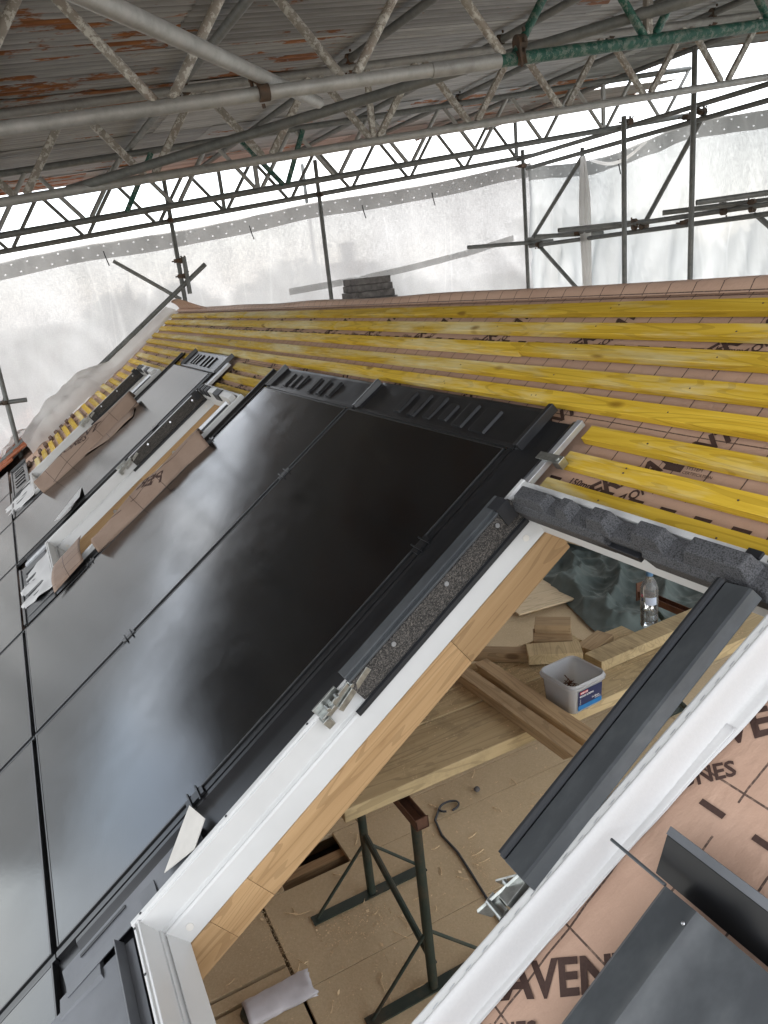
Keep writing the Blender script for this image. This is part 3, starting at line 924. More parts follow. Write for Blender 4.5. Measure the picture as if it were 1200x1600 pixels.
        for a, b, t_ in ((.045, .17, .014), (.20, .255, .02), (.30, .375, .022), (.43, .52, .024), (.56, .705, .026)):
            blk = MB()
            q = .014
            zb, zt = .015, .030 + t_
            y0, y1 = T - .074, T - .026
            b0 = len(blk.v)
            blk.v += [Vector(p) for p in ((L + a, y0, zb), (L + b, y0, zb), (L + b, y1, zb), (L + a, y1, zb),
                                         (L + a + q, y0 + .010, zt), (L + b - q, y0 + .010, zt), (L + b - q, y1 - .004, zt), (L + a + q, y1 - .004, zt))]
            blk.f += [[b0 + i for i in f] for f in ((0, 3, 2, 1), (4, 5, 6, 7), (0, 1, 5, 4), (1, 2, 6, 5), (2, 3, 7, 6), (3, 0, 4, 7))]
            w.part('foam_block', blk, m_epp, bevel=.003)
        w.part('vent_flap', MB().bar((L + .315, T - .070, -.02), (L + .44, T - .072, -.02), .014, .016), m_gasket, bevel=.002)
        for a in (.655, .70):
            w.part('head_clip', MB().box(L + a, L + a + .03, T - .018, T - .002, .0185, .025), m_gasket, bevel=.001)
        w.part('head_screw', MB().tube((L + .75, T - .004, .018), (L + .75, T - .004, .027), .008, 12), m_screw, smooth=True)
    else:
        # seen from farther: striped head insulation, pale sash rail on the right side
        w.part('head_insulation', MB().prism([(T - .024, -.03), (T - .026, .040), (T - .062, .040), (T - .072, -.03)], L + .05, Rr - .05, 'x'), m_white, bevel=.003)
        for a in (.07, .15, .23, .42):
            w.part('foam_block', MB().prism([(T - .022, .0), (T - .024, .046), (T - .068, .046), (T - .074, .0)], L + a, L + a + (.05 if a < .4 else .12), 'x'), m_gasket, bevel=.004)
        w.part('metal_cover', MB().prism([(L - .002, .0205), (L - .002, .028), (L + .022, .028), (L + .022, .0205)], v0, v1), m_silver, bevel=.001)
        w.part('sash_rail', MB().prism([(Rr - .070, -.02), (Rr - .072, .034), (Rr - .052, .040), (Rr - .046, -.02)], T - .68, T - .08), m_silver, bevel=.002)
        w.part('round_gasket', MB().tube((Rr - .044, T - .66, .012), (Rr - .044, T - .09, .012), .012, 8), m_anth, smooth=True)
        hg2 = MB(); hg2.box(Rr - .066, Rr - .045, T - .75, T - .67, -.01, .02); hg2.tube((Rr - .068, T - .71, .02), (Rr - .04, T - .71, .02), .008, 10)
        w.part('hinge', hg2, m_zinc, bevel=.0008)
    # timber lining of the opening, cut in lengths
    cuts = [T - .03, T - .42, T - 1.13, T - 1.25, B - .10] if full else [T - .03, T - .7, B - .05]
    for i, (a, b) in enumerate(zip(cuts, cuts[1:])):
        w.part('timber_lining', MB().box(L + .012, L + .066, b + .0004, a - .0004, -.192, -.1005), m_pine, bevel=.001)
    w.part('timber_lining', MB().box(Rr - .05, Rr - .002, B - .05, T - .03, -.192, -.1005), m_pine, bevel=.001)
    if not full:
        for dv in (.45, .95):
            w.part('bolt', MB().tube((L + .066, T - dv, -.13), (L + .076, T - dv, -.13), .012, 10), m_screw, smooth=True)
    return w


roof_window(1, 'nearest roof window, white frame with grey foam head, workshop floor seen through it', True)
roof_window(2, 'middle white roof window frame between the grey and the white reflecting panels')
roof_window(3, 'farthest white roof window frame beside the short yellow batten ends')


# ------------------------------------------------ loose sheets at the windows
def sheet(name, label, cat, pts_fn, nu, nv, m, base, group=None, solid=.002):
    mb_ = MB(); mb_.grid(pts_fn, nu, nv)
    return solo(name, label, cat, mb_, m, base, 'r', group, smooth=True, solid=solid, angle=80)


def lerp_path(pts, t):
    k = min(int(t * (len(pts) - 1)), len(pts) - 2); f = t * (len(pts) - 1) - k
    return [p + (q - p) * f for p, q in zip(pts[k], pts[k + 1])]


# white collar along the right of the near window: inner roll, then flap edge wandering over the membrane
L1, T1 = WINS[1]; R1 = L1 + WW


def collar(a, b):
    v = T1 + .03 - (WH + .05) * a
    tap = -.080 * max(0, (T1 - v)) / WH
    r0 = R1 + tap + .002
    edge = .026 + .007 * noise.noise(Vector((v * 3.1, .5, 0))) + .003 * noise.noise(Vector((v * 9, 2.5, 0))) + .012 * max(0, 1 - abs(v + .3) / .3)
    prof = [(-.005, .0207), (.001, .0195), (.005, .010), (.008, -.010), (.011, -.024), (.014, -.031), (.018, -.035), (edge, -.036 + .004 * noise.noise(Vector((v * 8, 7, 0))))]
    u, w = lerp_path(prof, b)
    return (r0 + u, v, w)


c1 = Thing('window_collar', 'white breather collar along the near window, lapped over the membrane', 'underlay collar', (R1, T1 - .6, WMEM), 'r')
c1.part('collar_sheet', MB().grid(collar, 90, 18), m_paper, smooth=True, solid=.0012, angle=80)


def collar2(a, b):
    v = -.375 - .95 * a
    r0 = R1 - .080 * (T1 - v) / WH
    e0 = .012; e1 = .034 + .004 * noise.noise(Vector((v * 5, 8, 0))) - .012 * a
    u = e0 + (e1 - e0) * b
    return (r0 + u, v, -.0325 + .002 * noise.noise(Vector((v * 9, b * 2, 1))))


c1.part('overlap_strip', MB().grid(collar2, 60, 6), m_paper, smooth=True, solid=.0012, angle=80)
dash = MB()
for k in range(34):
    v = T1 - .06 - .036 * k
    u = R1 - .0065 - .080 * (T1 - v) / WH
    dash.box(u - .0006, u + .0006, v - .012, v, .0199, .0206)
c1.part('printed_dashes', dash, m_silver, kind='stuff')

# white card stuck up beside the near window
mb = MB(); b0 = [(.045, -1.222, .018), (.134, -1.198, .020), (.177, -1.25, .016), (.148, -1.34, .014)]
mb.quad(*b0)
solo('white_card', 'white triangular card tucked between the near window and the dark panel', 'card', mb, m_card, b0[3], 'r', solid=.002)

# paper below the middle and farthest windows
def cloth(cx, cy, sx, sy, seed):
    def f(a, b):
        u = cx + (a - .5) * sx * (1 - .25 * b) + .03 * noise.noise(Vector((a * 3, b * 3, seed))); v = cy - b * sy + .03 * noise.noise(Vector((a * 2, b * 2, seed + 4)))
        return (u, v, .006 - .012 * b + .022 * noise.noise(Vector((a * 5, b * 3, seed + 9))) * (.3 + b))
    return f


sheet('paper_sheet', 'white torn paper sheet hanging below the middle roof window', 'paper sheet', cloth(-2.60, -1.445, .62, .22, 1), 22, 12, m_paper, (-2.6, -1.55, 0))
sheet('paper_sheet', 'white curled paper sheet hanging below the farthest roof window', 'paper sheet', cloth(-4.82, -1.44, .62, .30, 5), 22, 12, m_paper, (-4.8, -1.55, 0))
for (u0, v0, lab, w0) in ((-2.6, -1.47, 'black ribbed flashing under the middle window, half hidden by paper', 0), (-4.85, -1.47, 'black ribbed flashing under the farthest window, half hidden by paper', 0)):
    top_flashing(u0 - .46, u0 + .46, v0 - .20, v0 - .005, lab, m_black, RB, False, False)


def flap(lpts, rpts, seed, hgt):
    def f(a, b):
        p = lerp_path(lpts, a); q = lerp_path(rpts, a)
        u = p[0] + (q[0] - p[0]) * b; v = p[1] + (q[1] - p[1]) * b
        w = .026 + hgt * math.sin(math.pi * (b ** .62)) - .030 * max(0, b - .62) / .38 + .008 * noise.noise(Vector((a * 4, b * 3, seed)))
        return (u, v, w)
    return f


def flap_text(mb_, f, txt, size, a0, b0, La, Lb, bold, mirror=False):
    vv, ff = text_mesh(txt, size, bold)
    k0 = len(mb_.v); ok = []
    for p in vv:
        x = -p.x if mirror else p.x
        a = a0 - (x * .8 + p.y * .6) / La; b = b0 + (x * .6 - p.y * .8) / Lb
        ok.append(0 < a < 1 and 0 < b < 1)
        a = min(.999, max(.001, a)); b = min(.999, max(.001, b))
        q = Vector(f(a, b)); da = Vector(f(min(1, a + .01), b)) - q; db = Vector(f(a, min(1, b + .01))) - q
        n_ = da.cross(db).normalized()
        if n_.z < 0: n_ = -n_
        mb_.v.append(q + n_ * .003)
    mb_.f += [[k0 + i for i in g_] for g_ in ff if all(ok[i] for i in g_)]


FG = 'membrane flaps folded out over the windows'
fl2 = Thing('membrane_flap', 'long pink brown membrane flap folded over the right side of the middle window', 'membrane flap', (-2.2, -.9, .03), 'r', FG)
f2 = flap([(-2.22, -.38), (-2.24, -.55), (-2.19, -.66), (-2.27, -.78), (-2.18, -1.0), (-2.145, -1.14)], [(-2.06, -.42), (-2.09, -.58), (-2.09, -.7), (-2.10, -.9), (-2.12, -1.05), (-2.13, -1.18)], 3, .045)
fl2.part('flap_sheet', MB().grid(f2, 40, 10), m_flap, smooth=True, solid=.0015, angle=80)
mb = MB(); mb.grid(lambda a, b: (-2.50 + .36 * b + .04 * a, -1.215 - .20 * a - .04 * b, .030 + .014 * math.sin(3 * b) - .03 * max(0, b - .7)), 10, 10)
fl2.part('flap_sheet', mb, m_flap, smooth=True, solid=.0015, angle=80, label='short square end of the flap over the sill corner')
txt = MB()
flap_text(txt, f2, 'PER', .11, .42, .80, .80, .30, .002, True)
fl2.part('lettering', txt, m_print)
fl3 = Thing('membrane_flap', 'brown membrane flap folded over the right side of the farthest window', 'membrane flap', (-4.4, -.8, .03), 'r', FG)
f3 = flap([(-4.36, -.38), (-4.39, -.6), (-4.44, -.80), (-4.43, -1.05), (-4.42, -1.25), (-4.38, -1.36)], [(-4.16, -.42), (-4.18, -.7), (-4.20, -.9), (-4.22, -1.1), (-4.26, -1.3), (-4.30, -1.38)], 6, .072)
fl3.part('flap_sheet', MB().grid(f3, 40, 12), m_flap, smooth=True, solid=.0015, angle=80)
txt = MB()
flap_text(txt, f3, 'ENT', .15, .52, .42, 1.02, .56, .002)
flap_text(txt, f3, 'ZONES', .10, .66, .36, 1.02, .56, .0012)
fl3.part('lettering', txt, m_print)
# dark flap edge hanging on the panel below each
for (pts, lab) in (([(-4.20, -.45, .01), (-3.98, -.52, .004), (-4.02, -.78, .004), (-4.24, -1.0, .01)], 'dark strip of membrane lying on the edge of the white reflecting panel'),):
    mb = MB(); mb.grid(lambda a, b, P=[Vector(p) for p in pts]: (P[0].lerp(P[1], b)).lerp(P[3].lerp(P[2], b), a) + Vector((0, 0, .004 * math.sin(6 * a))), 8, 4)
    solo('membrane_offcut', lab, 'membrane', mb, m_flap, pts[0], 'r', solid=.0015, smooth=True)
mb = MB(); P = [Vector(p) for p in ((-3.50, -1.10, .003), (-3.20, -1.13, .03), (-3.04, -1.28, .055), (-3.22, -1.34, .03))]
mb.grid(lambda a, b: (P[0].lerp(P[1], b)).lerp(P[3].lerp(P[2], b), a), 5, 5)
solo('paper_sheet', 'pale translucent paper corner sticking out left of the middle window', 'paper sheet', mb, m_paper, P[0], 'r', solid=.001)

# ------------------------------------------------ loose anthracite flashings by the near window
ft = Thing('flashing_tray', 'large anthracite flashing tray lying loose on the membrane at the bottom right', 'flashing', (1.1, -.8, WMEM), 'r')
prof = [(1.056, -.020), (1.057, .010), (1.062, .014), (1.105, .020), (1.118, .026), (1.128, .022), (1.16, .006), (1.60, -.010), (1.60, -.013), (1.16, .003), (1.118, .022), (1.062, .010), (1.060, -.020)]
ft.part('tray', MB().prism(prof, -1.6, -.632), m_anth, smooth=True, angle=28, bevel=0)
mb = MB(); mb.prism([(-.634, -.036), (-.634, .010), (-.629, .012), (-.627, .008), (-.627, -.036)], .957, 1.058, 'x')
mb2 = MB(); mb2.box(.952, 1.056, -.6335, -.6285, .0035, .0105)
ft.part('flange', mb2, m_anth, bevel=.0015)
mb = MB(); mb.lathe([(0, .002), (.0018, .0014), (.0028, 0)], 10, (1.113, -.655, .0258)); ft.part('weld_spot', mb, m_screw, smooth=True)
fu = Thing('flashing_upstand', 'black folded flashing with grey top edge behind the anthracite tray', 'flashing', (1.1, -.6, WMEM), 'r')
fu.part('face', MB().prism([(-.625, -.030), (-.575, .004), (-.571, .004), (-.571, .001), (-.615, -.030)], 1.014, 1.62, 'x'), m_blackmetal)
fu.part('top_edge', MB().prism([(-.574, .0045), (-.562, .0075), (-.561, .005), (-.573, .0015)], 1.012, 1.62, 'x'), m_greyflash)
# flashing pieces below the near window
fa = Thing('flashing_apron', 'grey metal apron flashing below the sill of the near window', 'flashing', (.4, -1.6, 0), 'r')
fa.part('plate', MB().prism([(-1.475, -.012), (-1.52, -.006), (-1.66, .0015), (-1.95, .004), (-1.95, .001), (-1.66, -.0015), (-1.52, -.009), (-1.478, -.015)], .185, 1.05, 'x'), m_greyflash, smooth=True)
fa.part('fin', MB().prism([(-1.502, -.008), (-1.504, .018), (-1.499, .020), (-1.496, -.008)], .178, 1.05, 'x'), m_greyflash, bevel=.0015)
fs = Thing('side_flashing', 'long grey folded side flashing between the near window and the dark panel', 'flashing', (.13, -1.4, 0), 'r')
fs.part('strip', MB().prism([(.098, -.013), (.098, .010), (.101, .012), (.140, .005), (.172, .004), (.172, .001), (.140, .002), (.103, .008), (.101, -.013)], -1.655, -1.23), m_greyflash, bevel=.0008)
fs.part('slot', MB().box(.110, .118, -1.60, -1.46, .0105, .0122), m_gasket)
fs.part('tab', MB().box(.125, .178, -1.42, -1.375, .006, .009), m_greyflash)
fs.part('end_plate', MB().prism([(.150, -.012), (.150, .0), (.205, .004), (.215, -.004), (.215, -.012)], -1.68, -1.56), m_greyflash, bevel=.001)

# ------------------------------------------------ verge: old battens, tiles of the next roof, draped netting
for k in range(16):
    v = -.45 - .0935 * k * .75
    u0 = -6.46 + rnd.uniform(-.05, .02)
for k in range(11):
    v = -.86 - .075 * k
    u1 = lefts[min(13, int((-v - .15) / .0935))] - .012
    mb = MB().box(u1 - .16 - rnd.uniform(0, .08), u1, v - .02, v + .014, WMEM - .004, WMEM + .024)
    mb2 = roof.part('old_batten', mb, m_oldwood)
tr = Thing('tiled_roof', 'red clay tiles of the adjoining roof at the left verge', 'tiled roof', (-7.2, -1.6, WMEM), 'r')
tme = None
for r in range(17):
    v = -1.26 - .10 * r
    n = 14
    for c in range(n):
        u = -6.78 - .168 * c - (.084 if r % 2 else 0) - .05 * max(0, 5 - r)
        if r > 4 and c == 0: u += 0
        if tme is None:
            mb = MB(); mb.grid(lambda a, b: (-.081 + .162 * a, -.20 + .26 * b, .004 * math.sin(math.pi * a)), 3, 1)
            m0 = MB(); m0.v = [p.copy() for p in mb.v] + [p + Vector((0, 0, -.012)) for p in mb.v]
            m0.f = [list(f) for f in mb.f] + [[i + 8 for i in reversed(f)] for f in mb.f]
            for a, b in ((0, 1), (1, 2), (2, 3), (3, 7), (7, 6), (6, 5), (5, 4), (4, 0)): m0.f.append([a, b, b + 8, a + 8])
            tme = m0.mesh('tile')
        o = link('tile', tme, m_tile, tr.o)
        o.location = Vector((u, v, .02 + rnd.uniform(-.004, .006))) - tr.base
        o.rotation_euler = (math.radians(-4.5 + rnd.uniform(-1.2, 1.2)), rnd.uniform(-.02, .02), rnd.uniform(-.03, .03))
mb = MB().box(-9.3, -6.62, -3.3, -1.15, WMEM - .05, WMEM - .02)
tr.part('roof_deck', mb, m_oldwood)


def drape(a, b):
    v = .66 - 2.05 * a
    low = min(1, max(0, a - .42) / .16) * (1 - .5 * max(0, a - .8) / .2)
    top = .02 + .13 * low
    prof = [(-6.47 + .06 * low, -.035), (-6.55, .0 + .10 * low), (-6.68, .02 + .6 * top * low), (-6.86, .02 + top * .9), (-6.93 - .03 * low, .015 + top), (-7.0 - .12 * low, -.05 + .16 * low), (-7.06 - .25 * low, -.20 - .2 * low)]
    u, w = lerp_path(prof, b)
    n1 = noise.noise(Vector((v * 3.2, b * 5, 4))); n2 = noise.noise(Vector((v * 9, b * 9, 8)))
    k = .25 + .75 * low
    edge = .10 * noise.noise(Vector((v * 2.3, 11, 0))) * (1 - b) ** 2
    return (u + .05 * n1 * b * k + edge, v + .03 * n2 * k, w + (.045 * n1 + .024 * n2 + .016 * abs(noise.noise(Vector((v * 16 + b * 9, b * 6 - v * 7, 3))))) * k)


mb = MB(); mb.grid(drape, 70, 26)
solo('draped_netting', 'white netting draped over the verge and its guard tube', 'netting', mb, m_drape, (-6.7, -.2, 0), 'r', smooth=True, angle=85)
mb = MB(); mb.grid(lambda a, b: (-7.05 - .9 * a + .05 * noise.noise(Vector((a * 5, b * 5, 2))), -1.10 - .65 * b - .15 * a, .02 - .10 * a + .10 * math.sin(b * 3) + .05 * noise.noise(Vector((a * 7, b * 7, 5)))), 24, 20)
solo('draped_netting', 'crumpled pale netting lying over the clay tiles at the left edge', 'netting', mb, m_drape, (-7.4, -1.4, 0), 'r', smooth=True, angle=85)
# curled membrane flap at the ridge end
mb = MB()
mb.grid(lambda a, b: (-6.52 + 1.75 * a, .70 + .03 * b - .05 * b * b, -.030 + .17 * math.sin(math.pi * min(1, a * 1.1 + .22)) * (1 - a) ** .7 * b), 30, 8)
solo('membrane_curl', 'pink brown membrane end curling up at the far end of the ridge', 'membrane', mb, m_memb, (-6.3, .66, 0), 'r', smooth=True, solid=.002, angle=85)

# ================================================================== TEMPORARY ROOF: lattice girders, purlins, sheets
GD = Vector((.1023, .98993, .09785)).normalized()
GN = Vector((1, 0, 0)).cross(GD).normalized()
RT = .0265


def gp(x0, y, off=0.0):
    return Vector((x0, 0, 1.2)) + GD * (y / GD.y) + Vector((0, 0, off))


DEP = .44


def girder(x0, ya, yb, phase, label, mats, yswitch=None, hosts=None):
    gth = Thing('lattice_girder', label, 'lattice girder', gp(x0, (ya + yb) / 2), 'w', 'lattice girders of the temporary roof')
    segs = [(ya, yb, 0)] if yswitch is None else [(ya, yswitch, 0), (yswitch + .02, yb, 1)]
    for a, b, k in segs:
        mt = mats[k]
        gth.part('bottom_chord', MB().tube(gp(x0, a), gp(x0, b), RT, 18), mt, smooth=True)
        gth.part('top_chord', MB().tube(gp(x0, a, DEP), gp(x0, b, DEP), RT, 18), mt, smooth=True)
    if yswitch is not None:
        for off in (0, DEP):
            gth.part('joint_sleeve', MB().tube(gp(x0, yswitch - .20, off), gp(x0, yswitch + .12, off), RT * 1.14, 18), mats[0], smooth=True)
    y = phase - .365
    k = 0
    while y - .73 > ya: y -= .73
    while y < yb - .2:
        for (p, q) in ((y + .03, y + .335), (y + .395, y + .70)):
            up = (p == y + .03)
            mt = mats[1] if (yswitch is not None and y > yswitch - .3) else mats[2]
            A = gp(x0, p if up else p, DEP if not up else 0) if True else None
            a_, b_ = (gp(x0, p, 0.02), gp(x0, q, DEP - .02)) if up else (gp(x0, p, DEP - .02), gp(x0, q, .02))
            if b_.y < yb and a_.y > ya:
                if mats[3]: gth.part('diagonal', MB().bar(a_, b_, .042, .030, (1, 0, 0)), mt, bevel=.004)
                else: gth.part('diagonal', MB().tube(a_, b_, .0185, 12), mt, smooth=True)
        k += 1
        if k % 5 == 2 and ya < y + .365 < yb:
            gth.part('upright', MB().bar(gp(x0, y + .72, .02), gp(x0, y + .72, DEP - .02), .040, .028, (1, 0, 0)), mats[2], bevel=.004)
        y += .73
    return gth


girder(-1.37, -4.0, 5.9, -.43 + .365, 'nearest lattice girder, worn white web on the left and green painted on the right', [m_galv, m_green, m_worn, False], .86)
girder(-3.266, -4.0, 6.1, -.14 + .365, 'second lattice girder from the front with flat worn web bars', [m_galv, m_green, m_worn, True])
girder(-5.25, -4.0, 5.9, -.29 + .365, 'third lattice girder from the front with thin grey web tubes', [m_galvdull, m_green, m_galv, False])
girder(-6.94, -4.0, 5.2, -.13 + .365, 'farthest lattice girder above the gable netting', [m_galvdull, m_green, m_galvdull, False])
girder(.53, -4.0, 5.9, 0, 'lattice girder directly above the open near window', [m_galv, m_green, m_worn, False])
# odd green web bars on the farther girders, as repainted spares
for i, (x0, y0, y1, up, lab) in enumerate(((-5.22, 1.05, 1.38, 0, 'dark green brace bar bolted to the third girder, left of the bare pole'), (-5.22, 1.62, 1.42, 1, 'short dark green brace bar bolted to the third girder'),
                                   (-5.22, .30, .02, 1, 'dark green brace bar crossing the third girder near the left pole'))):
    a_, b_ = gp(x0, y0, DEP - .02), gp(x0, y1, .01)
    solo('brace_bar', lab, 'brace bar', MB().bar(a_, b_, .04, .03, (1, 0, 0)), m_green, b_, bevel=.004)

PURG = 'purlin tubes under the corrugated sheets'
PUR = [(-3.0, 'purlin tube farthest down towards the eaves, above the left corner'), (-1.95, 'purlin tube second up from the eaves'), (-.9, 'purlin tube crossing the top left corner'),
       (.148, 'purlin tube running up from the first girder to the top edge, left of the middle'), (1.203, 'purlin tube crossing behind the green web bars'), (2.298, 'purlin tube right of the green web bars'),
       (3.185, 'third purlin tube from the sky gap'), (4.112, 'second purlin tube from the sky gap'), (5.2, 'last purlin tube along the sky gap at the top right')]
for y, lab in PUR:
    a = gp(0, y, .49)
    solo('purlin_tube', lab, 'scaffold tube', MB().tube((-7.35, y, a.z), (1.25, y, a.z), .024, 14, hollow=True), m_galvdull, (-1.5, y, a.z), 'w', PURG, smooth=True)

# corrugated sheets, each its own
cr_roof = Thing('temporary_roof', 'temporary roof of rusty corrugated metal sheets overhead', 'temporary roof', gp(-1.5, 0, .55), 'w')
cpitch = .0762; ncor = 10
sw = cpitch * ncor
prof_n = ncor * 6
rots = math.atan2(GD.z, GD.y)


def corr_mesh(ln):
    m_ = MB()
    for j in range(2):
        for i in range(prof_n + 1):
            x = sw * 1.08 * i / prof_n
            m_.v.append(Vector((x, ln * j, .0095 * math.sin(2 * math.pi * x / cpitch))))
    for i in range(prof_n): m_.f.append([i, i + 1, prof_n + 2 + i, prof_n + 1 + i])
    return m_.mesh('corrugated_sheet', smooth=True, angle=80)


me_s = {ln: corr_mesh(ln) for ln in (2.6, 2.05, 2.9)}
me_r = {ln: corr_mesh(ln) for ln in (2.6, 2.05, 2.9)}
r8 = random.Random(4)
xcols = int(8.4 / sw) + 1
for c in range(xcols):
    y = -5.1 + (.0 if c % 2 else -.35); r = 0
    y += 1.0
    while y < 5.35:
        ln = (2.6, 2.05, 2.9)[(c + r) % 3]
        if y + ln > 5.75: ln = 2.05
        rusty = (y < -.3 and -4.6 < -7.38 + c * sw < -.9 and r8.random() < .75) or r8.random() < .12
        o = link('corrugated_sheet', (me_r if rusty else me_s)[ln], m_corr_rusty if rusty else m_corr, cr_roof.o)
        p = Vector((-7.38 + c * sw, y, 0)); z = gp(0, y, .545).z
        o.location = Vector((p.x, p.y, z + (.004 if r % 2 else 0) + (.003 if c % 2 else 0))) - cr_roof.base
        o.rotation_euler = (rots, 0, 0)
        y += ln - .12; r += 1

# other tubes
def tube_thing(name, label, p, q, r=.024, m=None, group=None, hollow=True):
    p, q = Vector(p), Vector(q)
    return solo(name, label, 'scaffold tube', MB().tube(p, q, r, 16, hollow=hollow), m or m_galvdull, (p + q) / 2, 'w', group, smooth=True)


tube_thing('scaffold_tube', 'long bare tube slanting across the girders from left to upper right', (-3.41, -.60, 1.159), (-.80, 2.14, 1.535), .0255, m_galvdull)
tube_thing('scaffold_tube', 'thick grey tube slanting down from the top left, clamped to the first girder', (.12, -1.243, 1.127), (-1.954, .428, 1.294), .0265, m_galv)
# standards at the gable and back
SG = 'upright scaffold poles'
def standard(label, x, y, ztop, m=None): return tube_thing('scaffold_pole', label, (x, y, -7.5), (x, y, ztop), .024, m or m_galvdull, SG)


standard('upright pole at the far end of the ridge, held to a short pole beside it', -6.865, .74, 1.72)
solo('scaffold_pole', 'short pole clamped beside the upright at the far end of the ridge', 'scaffold tube', MB().tube((-6.84, .80, .52), (-6.84, .80, .905), .024, 14, hollow=True), m_galvdull, (-6.84, .83, .52), smooth=True, group=SG)
standard('dark upright pole in front of the netting, left of the brick chimney', -6.69, 2.40, 1.79)
standard('upright pole at the corner where both nettings meet', -6.41, 5.05, 1.78)
standard('thick upright pole standing in front of the slanting ledgers', -4.07, 4.42, 1.66)
standard('upright pole rising past the sky gap near the right edge', -3.45, 4.62, 2.05)
standard('thin upright pole behind the gathered netting', -5.40, 5.10, 1.62)
standard('upright pole at the left edge of the picture', -7.06, -1.24, 1.3)
standard('thin far pole outside the netting, right of the chimneys', -7.9, 4.05, .42)
standard('pale far pole outside the netting, left of the chimneys', -8.3, 2.9, 2.0)
LG = 'level tubes of the back scaffold'
tube_thing('ledger_tube', 'upper of the two level tubes under the sky gap', (-6.45, 5.0, 1.675), (3.2, 5.0, 1.675), group=LG)
tube_thing('ledger_tube', 'lower of the two level tubes under the sky gap', (-6.3, 5.02, 1.555), (3.2, 5.02, 1.555), group=LG)
tube_thing('ledger_tube', 'middle level tube across the back netting, upper one', (-6.35, 5.0, .735), (3.2, 5.0, .735), group=LG)
tube_thing('ledger_tube', 'middle level tube across the back netting, lower one', (-6.3, 5.02, .655), (3.2, 5.02, .655), group=LG)
PG = 'tube ends sticking out of the back scaffold'
tube_thing('putlog_tube', 'leftmost tube end sticking out of the middle tubes', (-6.47, 4.2, .715), (-6.2, 5.3, .69), group=PG)
tube_thing('putlog_tube', 'tube end sticking out just left of the thick pole', (-4.95, 4.35, .755), (-4.6, 5.3, .755), group=PG)
tube_thing('putlog_tube', 'tube end sticking out behind the gathered netting', (-5.55, 4.5, .735), (-5.3, 5.3, .70), group=PG)
tube_thing('putlog_tube', 'lower of the two tube ends near the right edge', (-3.72, 4.55, .775), (-3.0, 5.3, .775), group=PG)
tube_thing('putlog_tube', 'upper of the two tube ends at the right edge', (-3.12, 4.30, .80), (-2.5, 5.3, .83), group=PG)
BG = 'slanting braces of the back scaffold'
tube_thing('brace_tube', 'slanting brace rising behind the gathered netting', (-6.31, 5.06, .735), (-5.36, 5.06, 1.52), group=BG)
tube_thing('brace_tube', 'long slanting brace between the thick pole and the right upright', (-4.46, 5.06, .70), (-3.70, 5.06, 1.62), group=BG)
tube_thing('brace_tube', 'brace slanting down to the ridge left of the thick pole', (-6.15, 5.06, .63), (-5.33, 5.06, -.02), group=BG)
tube_thing('brace_tube', 'brace slanting down at the right edge', (-3.12, 5.06, .66), (-2.3, 5.06, .0), group=BG)
tube_thing('verge_tube', 'guard tube running down the left verge over the netting', (-6.835, 1.02, .81), (-7.09, -1.55, -1.045), .025)
tube_thing('brace_tube', 'short loose tube end pointing up left beside the ridge end', (-6.98, .09, .93), (-6.87, .70, .47), .021)
tube_thing('ledger_tube', 'short tube stub at the left edge beside the pole', (-7.10, -1.45, -.36), (-7.02, -1.05, -.36), .024)


def coupler(label, p, d1, d2, m=None):
    p = Vector(p); d1 = Vector(d1).normalized(); d2 = Vector(d2).normalized()
    n = d1.cross(d2).normalized()
    c = MB()
    for d, s in ((d1, -1), (d2, 1)):
        q = p + n * s * .027
        c.tube(q - d * .020, q + d * .020, .031, 12)
        e = q + n.cross(d) * .040
        c.tube(e - n * .03, e + n * .045 * s, .0075, 8)
        c.box(e.x - .008, e.x + .008, e.y - .008, e.y + .008, e.z - .008, e.z + .008)
    return solo('scaffold_coupler', label, 'coupler', c, m or m_rust, p, 'w', 'rusty scaffold couplers', smooth=True)


X_ = Vector((1, 0, 0)); Z_ = Vector((0, 0, 1))
coupler('rusty coupler where the thick slanting tube crosses the first girder', (-1.36, -.06, 1.22), GD, (-.895, .721, .072))
coupler('large rusty coupler on the green part of the first girder', gp(-1.36, 1.08, .03), GD, (1.709, 1.796, .248))
coupler('reddish coupler where the dark pole meets the farthest girder', (-6.69, 2.41, 1.43), GD, Z_)
coupler('coupler at the left pole on the farthest girder', (-6.86, .73, 1.28), GD, Z_)
coupler('upper coupler of the doubled pole at the ridge end', (-6.855, .75, .87), X_, Z_)
coupler('lower coupler of the doubled pole at the ridge end', (-6.855, .76, .71), X_, Z_)
coupler('coupler at the corner pole under the girder end', (-6.40, 5.03, 1.60), X_, Z_)
coupler('coupler at the corner pole on the middle tubes', (-6.33, 5.03, .69), X_, Z_)
coupler('coupler beside the corner pole holding the lower brace', (-6.12, 5.03, .66), X_, Vector((.8, 0, -.6)))
coupler('coupler on top of the thick pole', (-4.1, 4.5, 1.62), X_, Z_)
coupler('coupler of the long brace on the middle tubes', (-4.42, 5.03, .70), X_, Vector((.76, 0, .92)))
coupler('second coupler of the long brace on the middle tubes', (-4.52, 5.0, .73), X_, Vector((0, 1, 0)))
coupler('coupler at the top of the long brace', (-3.72, 5.03, 1.62), X_, Vector((.76, 0, .92)))
coupler('coupler of the right upright on the sky gap tubes', (-3.85, 5.0, 1.60), X_, Z_)
coupler('coupler of the right upright on the middle tubes', (-3.86, 5.0, .68), X_, Z_)
coupler('coupler under the tube ends at the right edge', (-3.12, 5.0, .74), X_, Vector((0, 1, 0)))
coupler('coupler between the two tube ends near the right edge', (-3.38, 4.95, .75), X_, Vector((0, 1, 0)))
coupler('coupler behind the gathered netting', (-5.38, 5.0, .72), X_, Z_)
